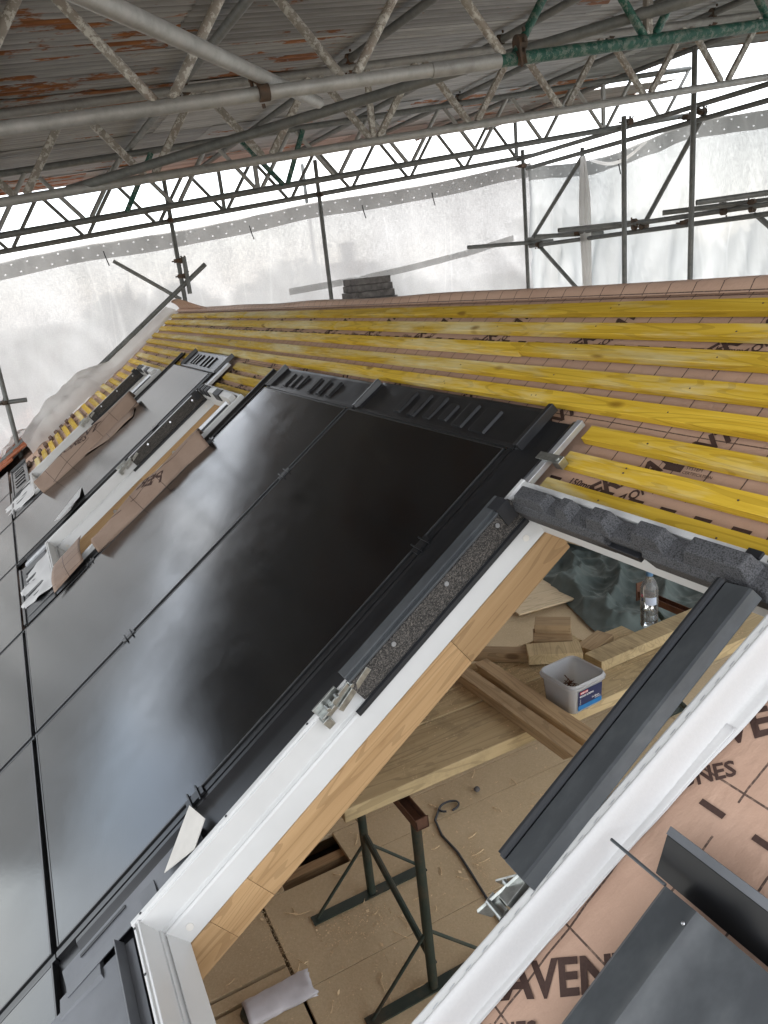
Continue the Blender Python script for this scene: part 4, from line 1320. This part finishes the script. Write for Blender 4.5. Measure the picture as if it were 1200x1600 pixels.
coupler('coupler at the foot of the left edge pole', (-7.06, -1.26, -.36), Vector((0, 1, 0)), Z_)
for y, x, lab in ((.148, -1.37, 'purlin coupler on the first girder, left'), (1.203, -1.37, 'purlin coupler on the first girder, behind the green bars'), (1.203, -3.266, 'purlin coupler on the second girder, left'), (2.298, -3.266, 'purlin coupler on the second girder, middle'),
                  (3.185, -3.266, 'purlin coupler on the second girder, right'), (2.298, -5.25, 'purlin coupler on the third girder, middle'), (3.185, -5.25, 'purlin coupler on the third girder, right'), (.148, -3.266, 'purlin coupler on the second girder, far left'), (4.112, -3.266, 'purlin coupler on the second girder, by the sky gap')):
    coupler(lab, gp(x, y, .465), GD, X_)

# ================================================================== DEBRIS NETTING
def add_uv(o, per_u, n_u, n_v):
    pass


def net_thing(label, fn, nu, nv, m, base):
    th = Thing('debris_netting', label, 'netting', base, 'w', 'white debris netting round the scaffold')
    th.part('net_sheet', MB().grid(fn, nu, nv), m, smooth=True, angle=85)
    return th


def band(th, name, fn, nu, nv, ulen, solid=0):
    mb_ = MB(); mb_.grid(fn, nu, nv)
    me = mb_.mesh(name, th.base, True, 85)
    uv = me.uv_layers.new(name='uv')
    co = {}
    for poly in me.polygons:
        for li in poly.loop_indices:
            vi = me.loops[li].vertex_index
            i, j = vi % (nu + 1), vi // (nu + 1)
            uv.data[li].uv = (i / nu * ulen, j / nv)
    o = link(name, me, m_band, th.o)
    return o


def gx(y): return gp(-6.94, y).x - .16


def gable(a, b):
    y = -7 + 12.35 * a
    top = gp(-6.94, y).z - .06 - .03 * abs(math.sin((y + .3) * 1.15)) ** 2
    z = top - (top + 6.5) * b
    c1_ = noise.noise(Vector((y * 1.1 + z * .9, z * .4, 3))); c2_ = noise.noise(Vector((y * 1.6 - z * 1.1, z * .5, 5))); c3_ = noise.noise(Vector((y * 4 + z * 2.4, z * .9, 8)))
    fold = .09 * c1_ - .10 * max(0, .16 - abs(c1_)) * 4 * .25 + .07 * max(0, .12 - abs(c2_)) * 3 + .05 * max(0, .10 - abs(c3_)) * 2
    return (gx(y) - .10 - .10 * b + fold * min(1, b * 6), y, z)


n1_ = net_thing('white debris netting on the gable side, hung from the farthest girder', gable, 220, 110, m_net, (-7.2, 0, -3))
band(n1_, 'eyelet_band', lambda a, b: (Vector(gable(a, 0)) + Vector((.012 + .01 * noise.noise(Vector((a * 60, b * 3, 0))), 0, -.17 * b + .006 * math.sin(a * 60)))), 200, 4, 12.35 / .155)
# lower overlap band of the gable netting, rising to the right
def band2(a, b):
    y = 2.0 + 3.05 * a
    z = .46 + .20 * a + .25 * max(0, a - .2) ** 2 - .075 * b
    x = gx(y) - .115 + .02
    return (x, y, z)


band(n1_, 'lap_band', band2, 60, 2, 3.05 / .11)


def backnet(a, b):
    x = -6.62 + 10.0 * a
    sagx = .10 * abs(math.sin((x + 6.6) * 1.25)) ** 1.5
    top = 1.60 - sagx + .06 * max(0, (x + 4) * .3)
    z = top - (top + 6.5) * b
    c1_ = noise.noise(Vector((x * 1.8 + z * .6, z * .3, 13))); c2_ = noise.noise(Vector((x * 3.4 - z * 1.0, z * .35, 15))); c3_ = noise.noise(Vector((x * 7 + z * .5, z * .3, 18)))
    fold = .08 * c1_ + .12 * max(0, .14 - abs(c2_)) * 3 - .06 * max(0, .12 - abs(c3_)) * 3
    return (x, 5.30 + fold * min(1, b * 8 + .1), z)


n2_ = net_thing('white debris netting along the back scaffold, hung under the sky gap tubes', backnet, 200, 90, m_netback, (-1.6, 5.3, -3))
band(n2_, 'eyelet_band', lambda a, b: (Vector(backnet(a, 0)) + Vector((0, -.012, -.15 * b + .02 * noise.noise(Vector((a * 30, b, 3)))))), 160, 4, 10 / .155)
# gathered bunch of netting hanging at the thin pole
def bunch(a, b):
    th_ = 2 * math.pi * a
    z = 1.52 - 1.55 * b
    r = .62 * (.05 + .075 * math.sin(min(1, b * 2.2) * math.pi * .5) - .05 * max(0, b - .3)) * (1 + .45 * math.sin(5 * th_ + 3 * b) * .5)
    return (-5.30 + r * math.cos(th_) + .04 * b, 5.02 + .5 * r * math.sin(th_), z)


solo('gathered_netting', 'bunch of white netting gathered and tied at the top of the back scaffold', 'netting', MB().grid(bunch, 30, 24), m_drape, (-5.3, 5.02, 0), smooth=True, angle=85)
mb = MB()
mb.grid(lambda a, b: (-5.25 + .85 * a, 5.05, 1.50 + .02 * a - .10 * math.sin(math.pi * a) * 1.2 - .035 * b), 20, 2)
solo('netting_strip', 'slack strip of netting between the gathered bunch and the thick pole', 'netting', mb, m_drape, (-4.8, 5.05, 1.45), smooth=True, angle=85)
# ties hanging from the nets
for x, y, z, lab in ((-7.05, .02, .98, 'dark cable tie hanging from the netting under the left girder'), (-6.95, 1.62, 1.12, 'cable tie hanging from the netting left of the dark pole'), (-6.84, 3.0, 1.25, 'cable tie on the netting right of the dark pole'),
                     (-6.72, 3.9, 1.33, 'cable tie on the netting above the chimneys'), (-4.85, 5.1, 1.35, 'string with a hook hanging from the slack strip')):
    mb = MB(); mb.path([(x, y, z + .06), (x, y + .01, z), (x + .005, y + .03, z - .09)], .006, 6)
    solo('cable_tie', lab, 'cable tie', mb, m_gasket, (x, y, z), group='ties on the netting')

# ================================================================== BEYOND THE NETTING
ch = Thing('brick_chimney', 'pale red brick chimney with one pot, blurred behind the netting', 'chimney', (-11, 4.55, -1), 'w')
for k in range(24):
    z0 = -1.0 + .075 * k; e = .03 if k in (20, 21, 22) else rnd.uniform(-.004, .004)
    ch.part('brick_course', MB().box(-11.3 - e, -10.75 + e, 4.30 - e, 4.80 + e, z0, z0 + .068), m_pinkbrick, bevel=.006)
ch.part('mortar_core', MB().box(-11.28, -10.77, 4.32, 4.78, -2.6, .79), m_pot)
ch.part('chimney_pot', MB().lathe([(.13, .80), (.14, .86), (.125, .90), (.135, 1.06), (.16, 1.08), (.16, 1.11), (.12, 1.11), (.11, .9)], 20, (-11.0, 4.62, 0)), m_pot, smooth=True)
ch.part('terminal', MB().box(-11.1, -10.9, 4.86, 5.12, .05, .75), m_pot, bevel=.02)
ck = Thing('brick_chimney', 'squat sooty dark chimney stack of the house, beside the netting behind the ridge', 'chimney', (-6.6, 2.83, -2.0), 'w')
rk_ = random.Random(3)
for k in range(34):
    z0 = -2.0 + .0755 * k
    if z0 > .47: break
    e = (.035 if k in (28, 29) else .018 if k in (26, 27, 30) else 0) + rk_.uniform(-.006, .008)
    ck.part('brick_course', MB().box(-6.76 - e, -6.42 + e, 2.60 - e, 3.07 + e + rk_.uniform(0, .015), z0, z0 + .0735), m_darkbrick, bevel=.006)
ck.part('mortar_core', MB().box(-6.74, -6.44, 2.62, 3.05, -2.0, .49), m_darkbrick)
nr = Thing('neighbour_house', 'brick house with tiled roof beyond the gable netting', 'house', (-12, 3.0, -7.5), 'w')
nr.part('wall', MB().box(-14.5, -8.6, .5, 7.0, -7.5, -2.2), m_brick)
nr.part('roof', MB().prism([(.2, -2.3), (3.9, -.45), (7.3, -2.3), (7.3, -2.4), (.2, -2.4)], -14.8, -8.4, 'x'), m_tile)


def tree(x, y, h, r, lab, ml, seed):
    t_ = Thing('tree', lab, 'tree', (x, y, -7.5), 'w', 'trees beyond the netting')
    rr = random.Random(seed)
    tk = MB(); tk.tube((x, y, -7.5), (x + .1, y, -7.5 + h * .6), .22, 9, r2=.10)
    for k in range(5):
        a = rr.uniform(0, 6.28); tk.tube((x + .05, y, -7.5 + h * (.35 + .05 * k)), (x + math.cos(a) * r * .6, y + math.sin(a) * r * .6, -7.5 + h * (.6 + .06 * k)), .08, 6, r2=.03)
    t_.part('trunk', tk, m_bark)
    c = MB()
    cl_ = [(Vector((rr.gauss(0, 1), rr.gauss(0, 1), rr.gauss(0, 1))).normalized() * rr.uniform(.3, 1) ** .5, rr.uniform(.25, .45)) for _ in range(26)]
    for ctr, cr2 in cl_:
        for _ in range(85):
            d = Vector((rr.gauss(0, 1), rr.gauss(0, 1), rr.gauss(0, 1))).normalized() * cr2 * rr.uniform(.5, 1)
            p = ctr + d
            p = Vector((x + p.x * r, y + p.y * r, -7.5 + h * .66 + p.z * h * .30))
            a = Vector((rr.gauss(0, 1), rr.gauss(0, 1), rr.gauss(0, 1))).normalized() * .30
            b = a.orthogonal().normalized() * .20
            c.quad(p - a, p + b, p + a, p - b)
    t_.part('crown', c, ml)


tree(-9, 15, 9.4, 4.0, 'green tree beyond the back netting, right of the corner pole', m_leaf, 1)
tree(-3, 17, 9.6, 4.4, 'green tree beyond the back netting near the right edge', m_leaf2, 2)
tree(-15, 13, 9.0, 3.6, 'green tree beyond the corner of the nettings', m_leaf, 3)
tree(-24, 3.5, 8.3, 4.0, 'low green tree beyond the gable netting, left of the chimneys', m_leaf2, 4)
tree(-22, -3, 8.0, 3.8, 'low green tree beyond the gable netting at the left edge', m_leaf, 5)
tree(4, 18, 9.2, 3.8, 'green tree beyond the back netting, farthest right', m_leaf, 6)
tree(-26, 10, 9.0, 4.4, 'pale green tree far beyond the gable netting, right of the dark pole', m_leaf2, 7)


# ================================================================== LOFT INTERIOR (seen through the near window)
ZP = -1.10
TGRP = 'steel builders trestles'


def trestle(x0, x1, y, label, front=True):
    t_ = Thing('trestle', label, 'trestle', ((x0 + x1) / 2, y, ZF), 'w', TGRP)
    zt = ZP - .05
    rail = MB(); rail.prism([(y - .022, zt - .034), (y - .022, zt), (y - .019, zt), (y - .019, zt - .031), (y + .019, zt - .031), (y + .019, zt), (y + .022, zt), (y + .022, zt - .034)], x0 - .06, x1 + .05, 'x')
    rail.box(x1 + .046, x1 + .050, y - .023, y + .023, zt - .036, zt + .006); rail.box(x0 - .062, x0 - .056, y - .029, y + .029, zt - .05, zt + .045)
    t_.part('rail', rail, m_rustrail)
    for x in (x0, x1):
        t_.part('leg', MB().tube((x, y, ZF + .01), (x, y, zt - .04), .0175, 14), m_trestle, smooth=True)
        t_.part('foot_bar', MB().box(x - .022, x + .022, y - .26, y + .25, ZF + .001, ZF + .008), m_trestle)
        for s in (-1, 1):
            t_.part('stay', MB().tube((x, y + s * .24, ZF + .01), (x, y, ZF + .26), .0065, 8), m_trestle, smooth=True)
    t_.part('brace', MB().tube((x0 + .02, y, ZF + .30), (x1, y + .012, ZF + .10), .0125, 10), m_trestle, smooth=True)
    t_.part('brace', MB().tube((x0 + .10, y - .01, zt - .10), (x0 + .02, y - .01, zt - .05), .0125, 10), m_trestle, smooth=True)
    return t_


trestle(-.627, -.136, -.33, 'dark steel trestle under the near end of the planks')
trestle(-.83, -.30, 1.41, 'rusty topped steel trestle beside the water bottle')
# planks
for i, (x0, x1, y0, y1, lab) in enumerate(((-.335, -.205, -.54, 1.55, 'front treated plank on the trestles, nearest to the sash cover'), (-.468, -.338, -.40, 1.52, 'second treated plank from the front on the trestles'),
                                         (-.601, -.471, -.46, 1.0, 'third treated plank from the front on the trestles'), (-.735, -.604, -.30, .78, 'rearmost treated plank on the trestles'))):
    solo('plank', lab, 'plank', MB().box(x0 + .0015 * i, x1 - .002, y0, y1, ZP - .049, ZP - (0, .0025, .0005, .003)[i]), m_plank, ((x0 + x1) / 2, y0, ZP - .04), group='planks laid across the trestles', bevel=.003)


def stick(label, p, q, w, h, m=m_pine_x, name='timber_batten', cat='batten', grp='timber pieces on the planks'):
    p, q = Vector(p), Vector(q)
    d = (q - p); ln = d.length
    mb_ = MB().box(0, ln, -w / 2, w / 2, 0, h)
    me = mb_.mesh(name)
    o = link(name, me, m, None, .002)
    o.location = p; o.rotation_euler = (0, math.atan2(-d.z, math.hypot(d.x, d.y)), math.atan2(d.y, d.x))
    o['label'] = label; o['category'] = cat; o['group'] = grp
    return o


for lab, p, q in (('long rough batten laid across the planks, nearer one', (-.68, .19, ZP), (.04, .205, ZP + .004)), ('long rough batten laid across the planks, farther one', (-.66, .29, ZP), (.05, .295, ZP + .003))):
    o = stick(lab, p, q, .062, .042)
    # bevelled points at both ends
    for v in o.data.vertices:
        if v.co.z < .01: v.co.x += .05 if v.co.x < .1 else -.05
OG = 'timber offcuts on the planks'
stick('upper small wood block on top of the offcut pile', (-.735, .63, ZP + .047), (-.635, .745, ZP + .047), .085, .04, m_pine_x, 'timber_offcut', 'offcut', OG)
stick('thick offcut under the small block', (-.70, .59, ZP), (-.60, .72, ZP), .11, .046, m_pine_x, 'timber_offcut', 'offcut', OG)
stick('wide offcut just behind the screw tub', (-.585, .47, ZP + .02), (-.47, .655, ZP + .02), .10, .045, m_plank, 'timber_offcut', 'offcut', OG)
stick('thin offcut leaning under the wide offcut', (-.66, .50, ZP), (-.50, .57, ZP + .002), .06, .02, m_pine_x, 'timber_offcut', 'offcut', OG)
stick('dark end block left of the offcut pile', (-.77, .30, ZP), (-.60, .50, ZP), .055, .045, m_pine_x, 'timber_offcut', 'offcut', OG)
stick('pale long offcut pointing to the water bottle', (-.40, .655, ZP), (-.42, 1.30, ZP), .095, .045, m_plank, 'timber_offcut', 'offcut', OG)
stick('short offcut behind the long pale one', (-.50, .70, ZP), (-.55, .86, ZP), .08, .03, m_pine_x, 'timber_offcut', 'offcut', OG)

# screw tub
def rr_ring(hw, r, z, n=5):
    pts = []
    for cx, cy, a0 in ((1, 1, 0), (-1, 1, 90), (-1, -1, 180), (1, -1, 270)):
        for k in range(n + 1):
            a = math.radians(a0 + 90 * k / n)
            pts.append(Vector((cx * (hw - r) + r * math.cos(a), cy * (hw - r) + r * math.sin(a), z)))
    return pts


def rr_loft(levels, cap0=True):
    m_ = MB(); n = None
    for hw, r, z in levels:
        ring = rr_ring(hw, r, z); n = len(ring); m_.v += ring
    for k in range(len(levels) - 1):
        for i in range(n):
            j = (i + 1) % n
            m_.f.append([k * n + i, k * n + j, (k + 1) * n + j, (k + 1) * n + i])
    if cap0: m_.f.append(list(range(n))[::-1])
    return m_


TUB = Matrix.Translation((-.268, .437, ZP + .001)) @ Matrix.Rotation(math.radians(4), 4, 'Z') @ Matrix.Scale(1.05, 4)
tub = bpy.data.objects.new('screw_tub', None); COL.objects.link(tub); tub.matrix_world = TUB
tub['label'] = 'open cloudy plastic tub of screws with blue and red label'; tub['category'] = 'tub'
TB = lambda name, mb_, m, **k: link(name, mb_.mesh(name, (0, 0, 0), k.pop('smooth', True), 40), m, tub, **k)
TB('body', rr_loft([(.070, .02, 0), (.073, .022, .004), (.081, .026, .112), (.0795, .026, .112), (.071, .02, .004)]), m_tub)
TB('rim', rr_loft([(.0815, .026, .098), (.088, .03, .098), (.089, .03, .106), (.0865, .03, .108), (.0865, .03, .114), (.084, .03, .118), (.080, .026, .116), (.080, .026, .098)], False), m_tubrim)
# label on the face towards the camera (local -y ... +x side)
lab = MB(); lab.quad((.0765, -.052, .018), (.0765, .060, .018), (.0818, .060, .088), (.0818, -.052, .088))
TB('label', lab, m_lblue, smooth=False, solid=.0006)
lab = MB(); lab.quad((.0768, -.0525, .012), (.0768, .0605, .012), (.0782, .0605, .030), (.0782, -.0525, .030))
TB('label_stripe', lab, m_lcyan, smooth=False, solid=.0006)
lab = MB(); lab.quad((.0813, -.046, .074), (.0813, -.008, .074), (.0822, -.008, .085), (.0822, -.046, .085))
TB('label_badge', lab, m_lred, smooth=False, solid=.0004)
ltx = MB()
LM = Matrix.Translation((.0, 0, 0))
def lt(txt, y, z, size, bold=0.0):
    x = .0770 + (z - .018) * .0757
    mt = Matrix.Translation((x + .0011, y, z)) @ Matrix.Rotation(math.radians(90), 4, 'Z') @ Matrix.Rotation(math.radians(90 - 4.3), 4, 'X')
    add_text(ltx, txt, size, mt, bold)
lt('RAPTOR', -.042, .0765, .0088, .0002); lt('WOOD SCREWS', -.047, .063, .0088, .0002)
lt('5 x 80mm', .012, .042, .0085, .0001); lt('200 PACK', .026, .034, .0065)
for k in range(4): lt('||||', -.046, .053 - .006 * k, .005)
TB('lettering', ltx, m_lwhite, smooth=False)
sc_ = MB()
r5 = random.Random(5)
for _ in range(150):
    p = Vector((r5.uniform(-.06, .06), r5.uniform(-.06, .06), .008 + r5.uniform(0, .028) + .018 * (1 if r5.random() < .3 else 0)))
    d = Vector((r5.gauss(0, 1), r5.gauss(0, 1), r5.gauss(0, .5))).normalized() * .022
    if max(abs((p + d).x), abs((p + d).y), abs((p - d).x), abs((p - d).y)) < .066: sc_.tube(p - d, p + d, .0022, 5, r2=.0008)
o = TB('screws', sc_, m_screwrust, smooth=False); o['kind'] = 'stuff'

# water bottle
bt = Thing('water_bottle', 'clear plastic water bottle with blue cap beside the trestle rail', 'bottle', (-.405, .99, ZP), 'w')
bx, by = -.52, 1.085
bt.o.location = (bx, by, ZP); bt.base = Vector((bx, by, ZP))
C_ = (bx, by, ZP)
bp = [(.030, .0), (.036, .006), (.0375, .02), (.0345, .03), (.0375, .04), (.0375, .055), (.0345, .064), (.0375, .073), (.0375, .09), (.0355, .10), (.0365, .11), (.0365, .165), (.0385, .172), (.036, .19), (.028, .212), (.018, .228), (.0135, .236), (.0135, .247)]
bt.part('body', MB().lathe(bp, 24, C_), m_pet, smooth=True)
bt.part('water', MB().lathe([(.0, .002)] + [(r * .96, z) for r, z in bp[1:9]] + [(.0345, .098), (0, .098)], 24, C_), m_water, smooth=True)
bt.part('cap', MB().lathe([(.0155, .243), (.0158, .262), (.014, .2645), (0, .265)], 18, C_), m_cap, smooth=True)
lbm = MB()
def arc(r, a0, a1, z0, z1, n=10):
    m_ = MB(); m_.grid(lambda a, b: (bx + r * math.cos(math.radians(a0 + (a1 - a0) * a)), by + r * math.sin(math.radians(a0 + (a1 - a0) * a)), ZP + z0 + (z1 - z0) * b), n, 1); return m_
bt.part('label', arc(.0371, -140, 60, .112, .166, 20), m_pet, smooth=True)
bt.part('label_panel', arc(.0374, -70, 5, .116, .152), m_lpale, smooth=True)
bt.part('label_badge', arc(.0375, -110, -88, .150, .163, 6), m_lpink, smooth=True)
bt.part('label_dot', arc(.0375, -104, -90, .132, .145, 5), m_lblue, smooth=True)

# tarpaulin
def tarp(a, b):
    p0, p1, p2, p3 = Vector((-3.65, 2.30)), Vector((-1.56, 1.86)), Vector((-1.35, 3.35)), Vector((-3.65, 3.35))
    e = .10 * noise.noise(Vector((a * 3, 0, 1))) * (1 - b)
    q = p0.lerp(p1, a).lerp(p3.lerp(p2, a), b) + Vector((0, e))
    if b < .25: q += Vector((0, .35 * (1 - a) * (.25 - b)))
    x, y = q
    s = x * .8 + y * 1.1
    rd = 1 - abs(noise.noise(Vector((x * 2.6 + y * 1.1, y * 1.5 - x * .5, 2))))
    rd2 = 1 - abs(noise.noise(Vector((x * 4.8 - y * 2.0, y * 4.2, 7))))
    rd3 = 1 - abs(noise.noise(Vector((x * 12 + y * 5, y * 10 - x * 4, 9))))
    h = .10 * rd ** 6 + .05 * rd2 ** 5 + .018 * rd3 ** 3
    edge = min(1, min(a, 1 - a, b) * 9 + .12)
    return (x, y, ZF + .006 + h * edge)


mb = MB(); mb.grid(tarp, 150, 120)
solo('tarpaulin', 'crumpled dark green tarpaulin spread on the loft floor', 'tarpaulin', mb, m_tarp, (-2.4, 2.4, ZF), smooth=True, angle=85)


def board(label, cx, cy, w, l, rot, z, m, thick=.012, tilt=0, name='plywood_sheet', grp='plywood sheets on the loft floor'):
    mb_ = MB().box(-w / 2, w / 2, -l / 2, l / 2, 0, thick)
    o = link(name, mb_.mesh(name), m, None, .001)
    o.location = (cx, cy, z); o.rotation_euler = (tilt, 0, math.radians(rot))
    o['label'] = label; o['category'] = 'plywood sheet'
    if grp: o['group'] = grp
    return o


board('pale plywood sheet lying in front of the tarpaulin', -2.46, 1.88, .52, .46, -6, ZF + .03, m_ply)
board('knotted plywood offcut lying on the far edge of the tarpaulin', -3.02, 2.86, .36, .42, 10, ZF + .12, m_ply2, tilt=.05)
board('pale plywood sheet behind the knotted offcut', -3.45, 2.75, .45, .6, 20, ZF + .05, m_ply)
solo('spirit_level', 'yellow tool sticking out under the pale plywood sheet', 'tool', MB().box(-2.30, -2.26, 1.75, 2.02, ZF + .001, ZF + .02), m_yellow, (-2.28, 1.9, ZF), bevel=.003)

# cable, paper bag, loose screws and a pebble of putty
pts = []
for k, (x, y) in enumerate(((-.90, .16), (-.84, .10), (-.74, .075), (-.62, .08), (-.50, .065), (-.36, .045), (-.20, .02))): pts.append((x, y, ZF + .006))
fine = []
for a, b in zip(pts, pts[1:]):
    for k in range(4): fine.append([p + (q - p) * k / 4 for p, q in zip(a, b)])
fine.append(pts[-1])
solo('power_cable', 'dark grey power cable lying on the chipboard floor', 'cable', MB().path(fine, .0055, 8), m_cable, pts[2], smooth=True)
fine2 = [(-.88 + .03 * math.cos(t / 3), .20 + .05 * math.sin(t / 3), ZF + .007 + .002 * t / 10) for t in range(18)]
solo('power_cable', 'loop of dark cable behind the trestle leg', 'cable', MB().path(fine2, .005, 8), m_cable, fine2[0], smooth=True)
bag = Thing('paper_bag', 'crumpled grey paper bag with torn top on the floor', 'paper bag', (-.365, -.80, ZF), 'w')
B0 = Vector((-.365, -.94, ZF + .002)); 
def bagf(a, b):
    t_ = 2 * math.pi * a
    ln = .24 * b
    wx, wz = .050 + .008 * b, .026 * (1 - .35 * b)
    n_ = 1 + (.10 + .5 * max(0, b - .72)) * noise.noise(Vector((math.cos(t_) * 3, math.sin(t_) * 3, b * 7)))
    return (B0.x + wx * math.cos(t_) * n_, B0.y + ln + .03 * max(0, b - .7) * noise.noise(Vector((a * 9, 0, 3))) * 3, B0.z + .028 + wz * math.sin(t_) * n_)
m_bag = plain('grey_bag_paper', (.52, .50, .52), .6, 0, .4, .08, 20, .2)
bag.part('sleeve', MB().grid(bagf, 28, 16), m_bag, smooth=True, solid=.0015, angle=30)
bag.part('contents', MB().lathe([(0, -.03), (.024, -.02), (.03, .0), (.024, .018), (0, .024)], 10, (B0.x, B0.y + .01, B0.z + .03)), m_trestle, smooth=True)
for i, (x, y, z, a, m, lab) in enumerate(((-.13 - .08, .42, ZP + .004, 35, m_steelblade, 'long bright screw lying in front of the tub'), (-.225, .355, ZP + .004, -25, m_steelblade, 'short screw lying left of the tub'))):
    d = Vector((math.cos(math.radians(a)), math.sin(math.radians(a)), 0)) * .03
    p = Vector((x, y, z)); mb = MB(); mb.tube(p - d, p + d, .0022, 8, r2=.0012); mb.tube(p - d * 1.06, p - d, .0045, 8)
    solo('loose_screw', lab, 'screw', mb, m, p, smooth=True, group='loose screws')
mb = MB(); mb.lathe([(0, -.012), (.012, -.008), (.016, .0), (.010, .010), (0, .014)], 8, (-.90, .37, ZF + .014))
solo('rubble_lump', 'small grey lump on the floor below the planks', 'rubble', mb, m_darkbrick, (-.9, .37, ZF), smooth=True)

# sawdust and shavings: real flakes, uncountable
sd = MB(); r6 = random.Random(11)


def flake(x, y, z, s):
    a = r6.uniform(0, 6.28); d = Vector((math.cos(a), math.sin(a), r6.uniform(-.3, .3))) * s
    e = Vector((-math.sin(a), math.cos(a), r6.uniform(-.4, .4))) * s * r6.uniform(.25, .8)
    p = Vector((x, y, z + s * .4)); sd.quad(p - d, p + e, p + d, p - e)


for _ in range(9000):
    x, y = r6.uniform(-1.5, .1), r6.uniform(-1.1, 1.4)
    if noise.noise(Vector((x * 3, y * 3, 0))) + r6.uniform(-.35, .35) < .05: continue
    if -1.05 < x < -.84 and -.63 < y < -.33: continue
    flake(x, y, ZF, r6.uniform(.0014, .0042) if r6.random() < .97 else r6.uniform(.006, .012))
for _ in range(9000):
    x, y = r6.uniform(-.735, -.205), r6.uniform(-.3, 1.4)
    if y > (1.5 if x > -.335 else 1.45 if x > -.468 else .95 if x > -.60 else .74): continue
    if noise.noise(Vector((x * 5, y * 4, 3))) + (.25 if x < -.45 else -.12) + r6.uniform(-.3, .3) < .08: continue
    flake(x, y, ZP + .0008, r6.uniform(.0012, .0042))
for _ in range(1500):                                   # ridges of dust along the joints
    k = r6.random()
    if k < .4: flake(r6.uniform(-.80, -.42), -.74 + r6.gauss(0, .012), ZF + r6.uniform(0, .004), r6.uniform(.001, .003))
    elif k < .8: flake(-.60 + .50 * (q := r6.random()) + r6.gauss(0, .008), .14 - .12 * q + r6.gauss(0, .012), ZF + r6.uniform(0, .006), r6.uniform(.001, .003))
    else: flake(r6.uniform(-.6, -.45), r6.uniform(-.6, -.3), ZF, r6.uniform(.002, .006))
for _ in range(70):                                     # splinters and curls from the saw
    x, y = r6.uniform(-1.0, -.05), r6.uniform(-1.0, .6)
    if -1.05 < x < -.84 and -.63 < y < -.33: continue
    a = r6.uniform(0, 6.28); L_ = r6.uniform(.006, .022); q = [(x + math.cos(a) * L_ * k + .006 * math.sin(k * 1.3), y + math.sin(a) * L_ * k, ZF + .003 + .004 * abs(math.sin(k * 1.1))) for k in range(4)]
    sd.path(q, r6.uniform(.0012, .0028), 4)
solo('sawdust', 'sawdust and shavings on the planks and chipboard', None, sd, m_sawdust, (0, 0, ZF), kind='stuff')

bpy.context.view_layer.update()
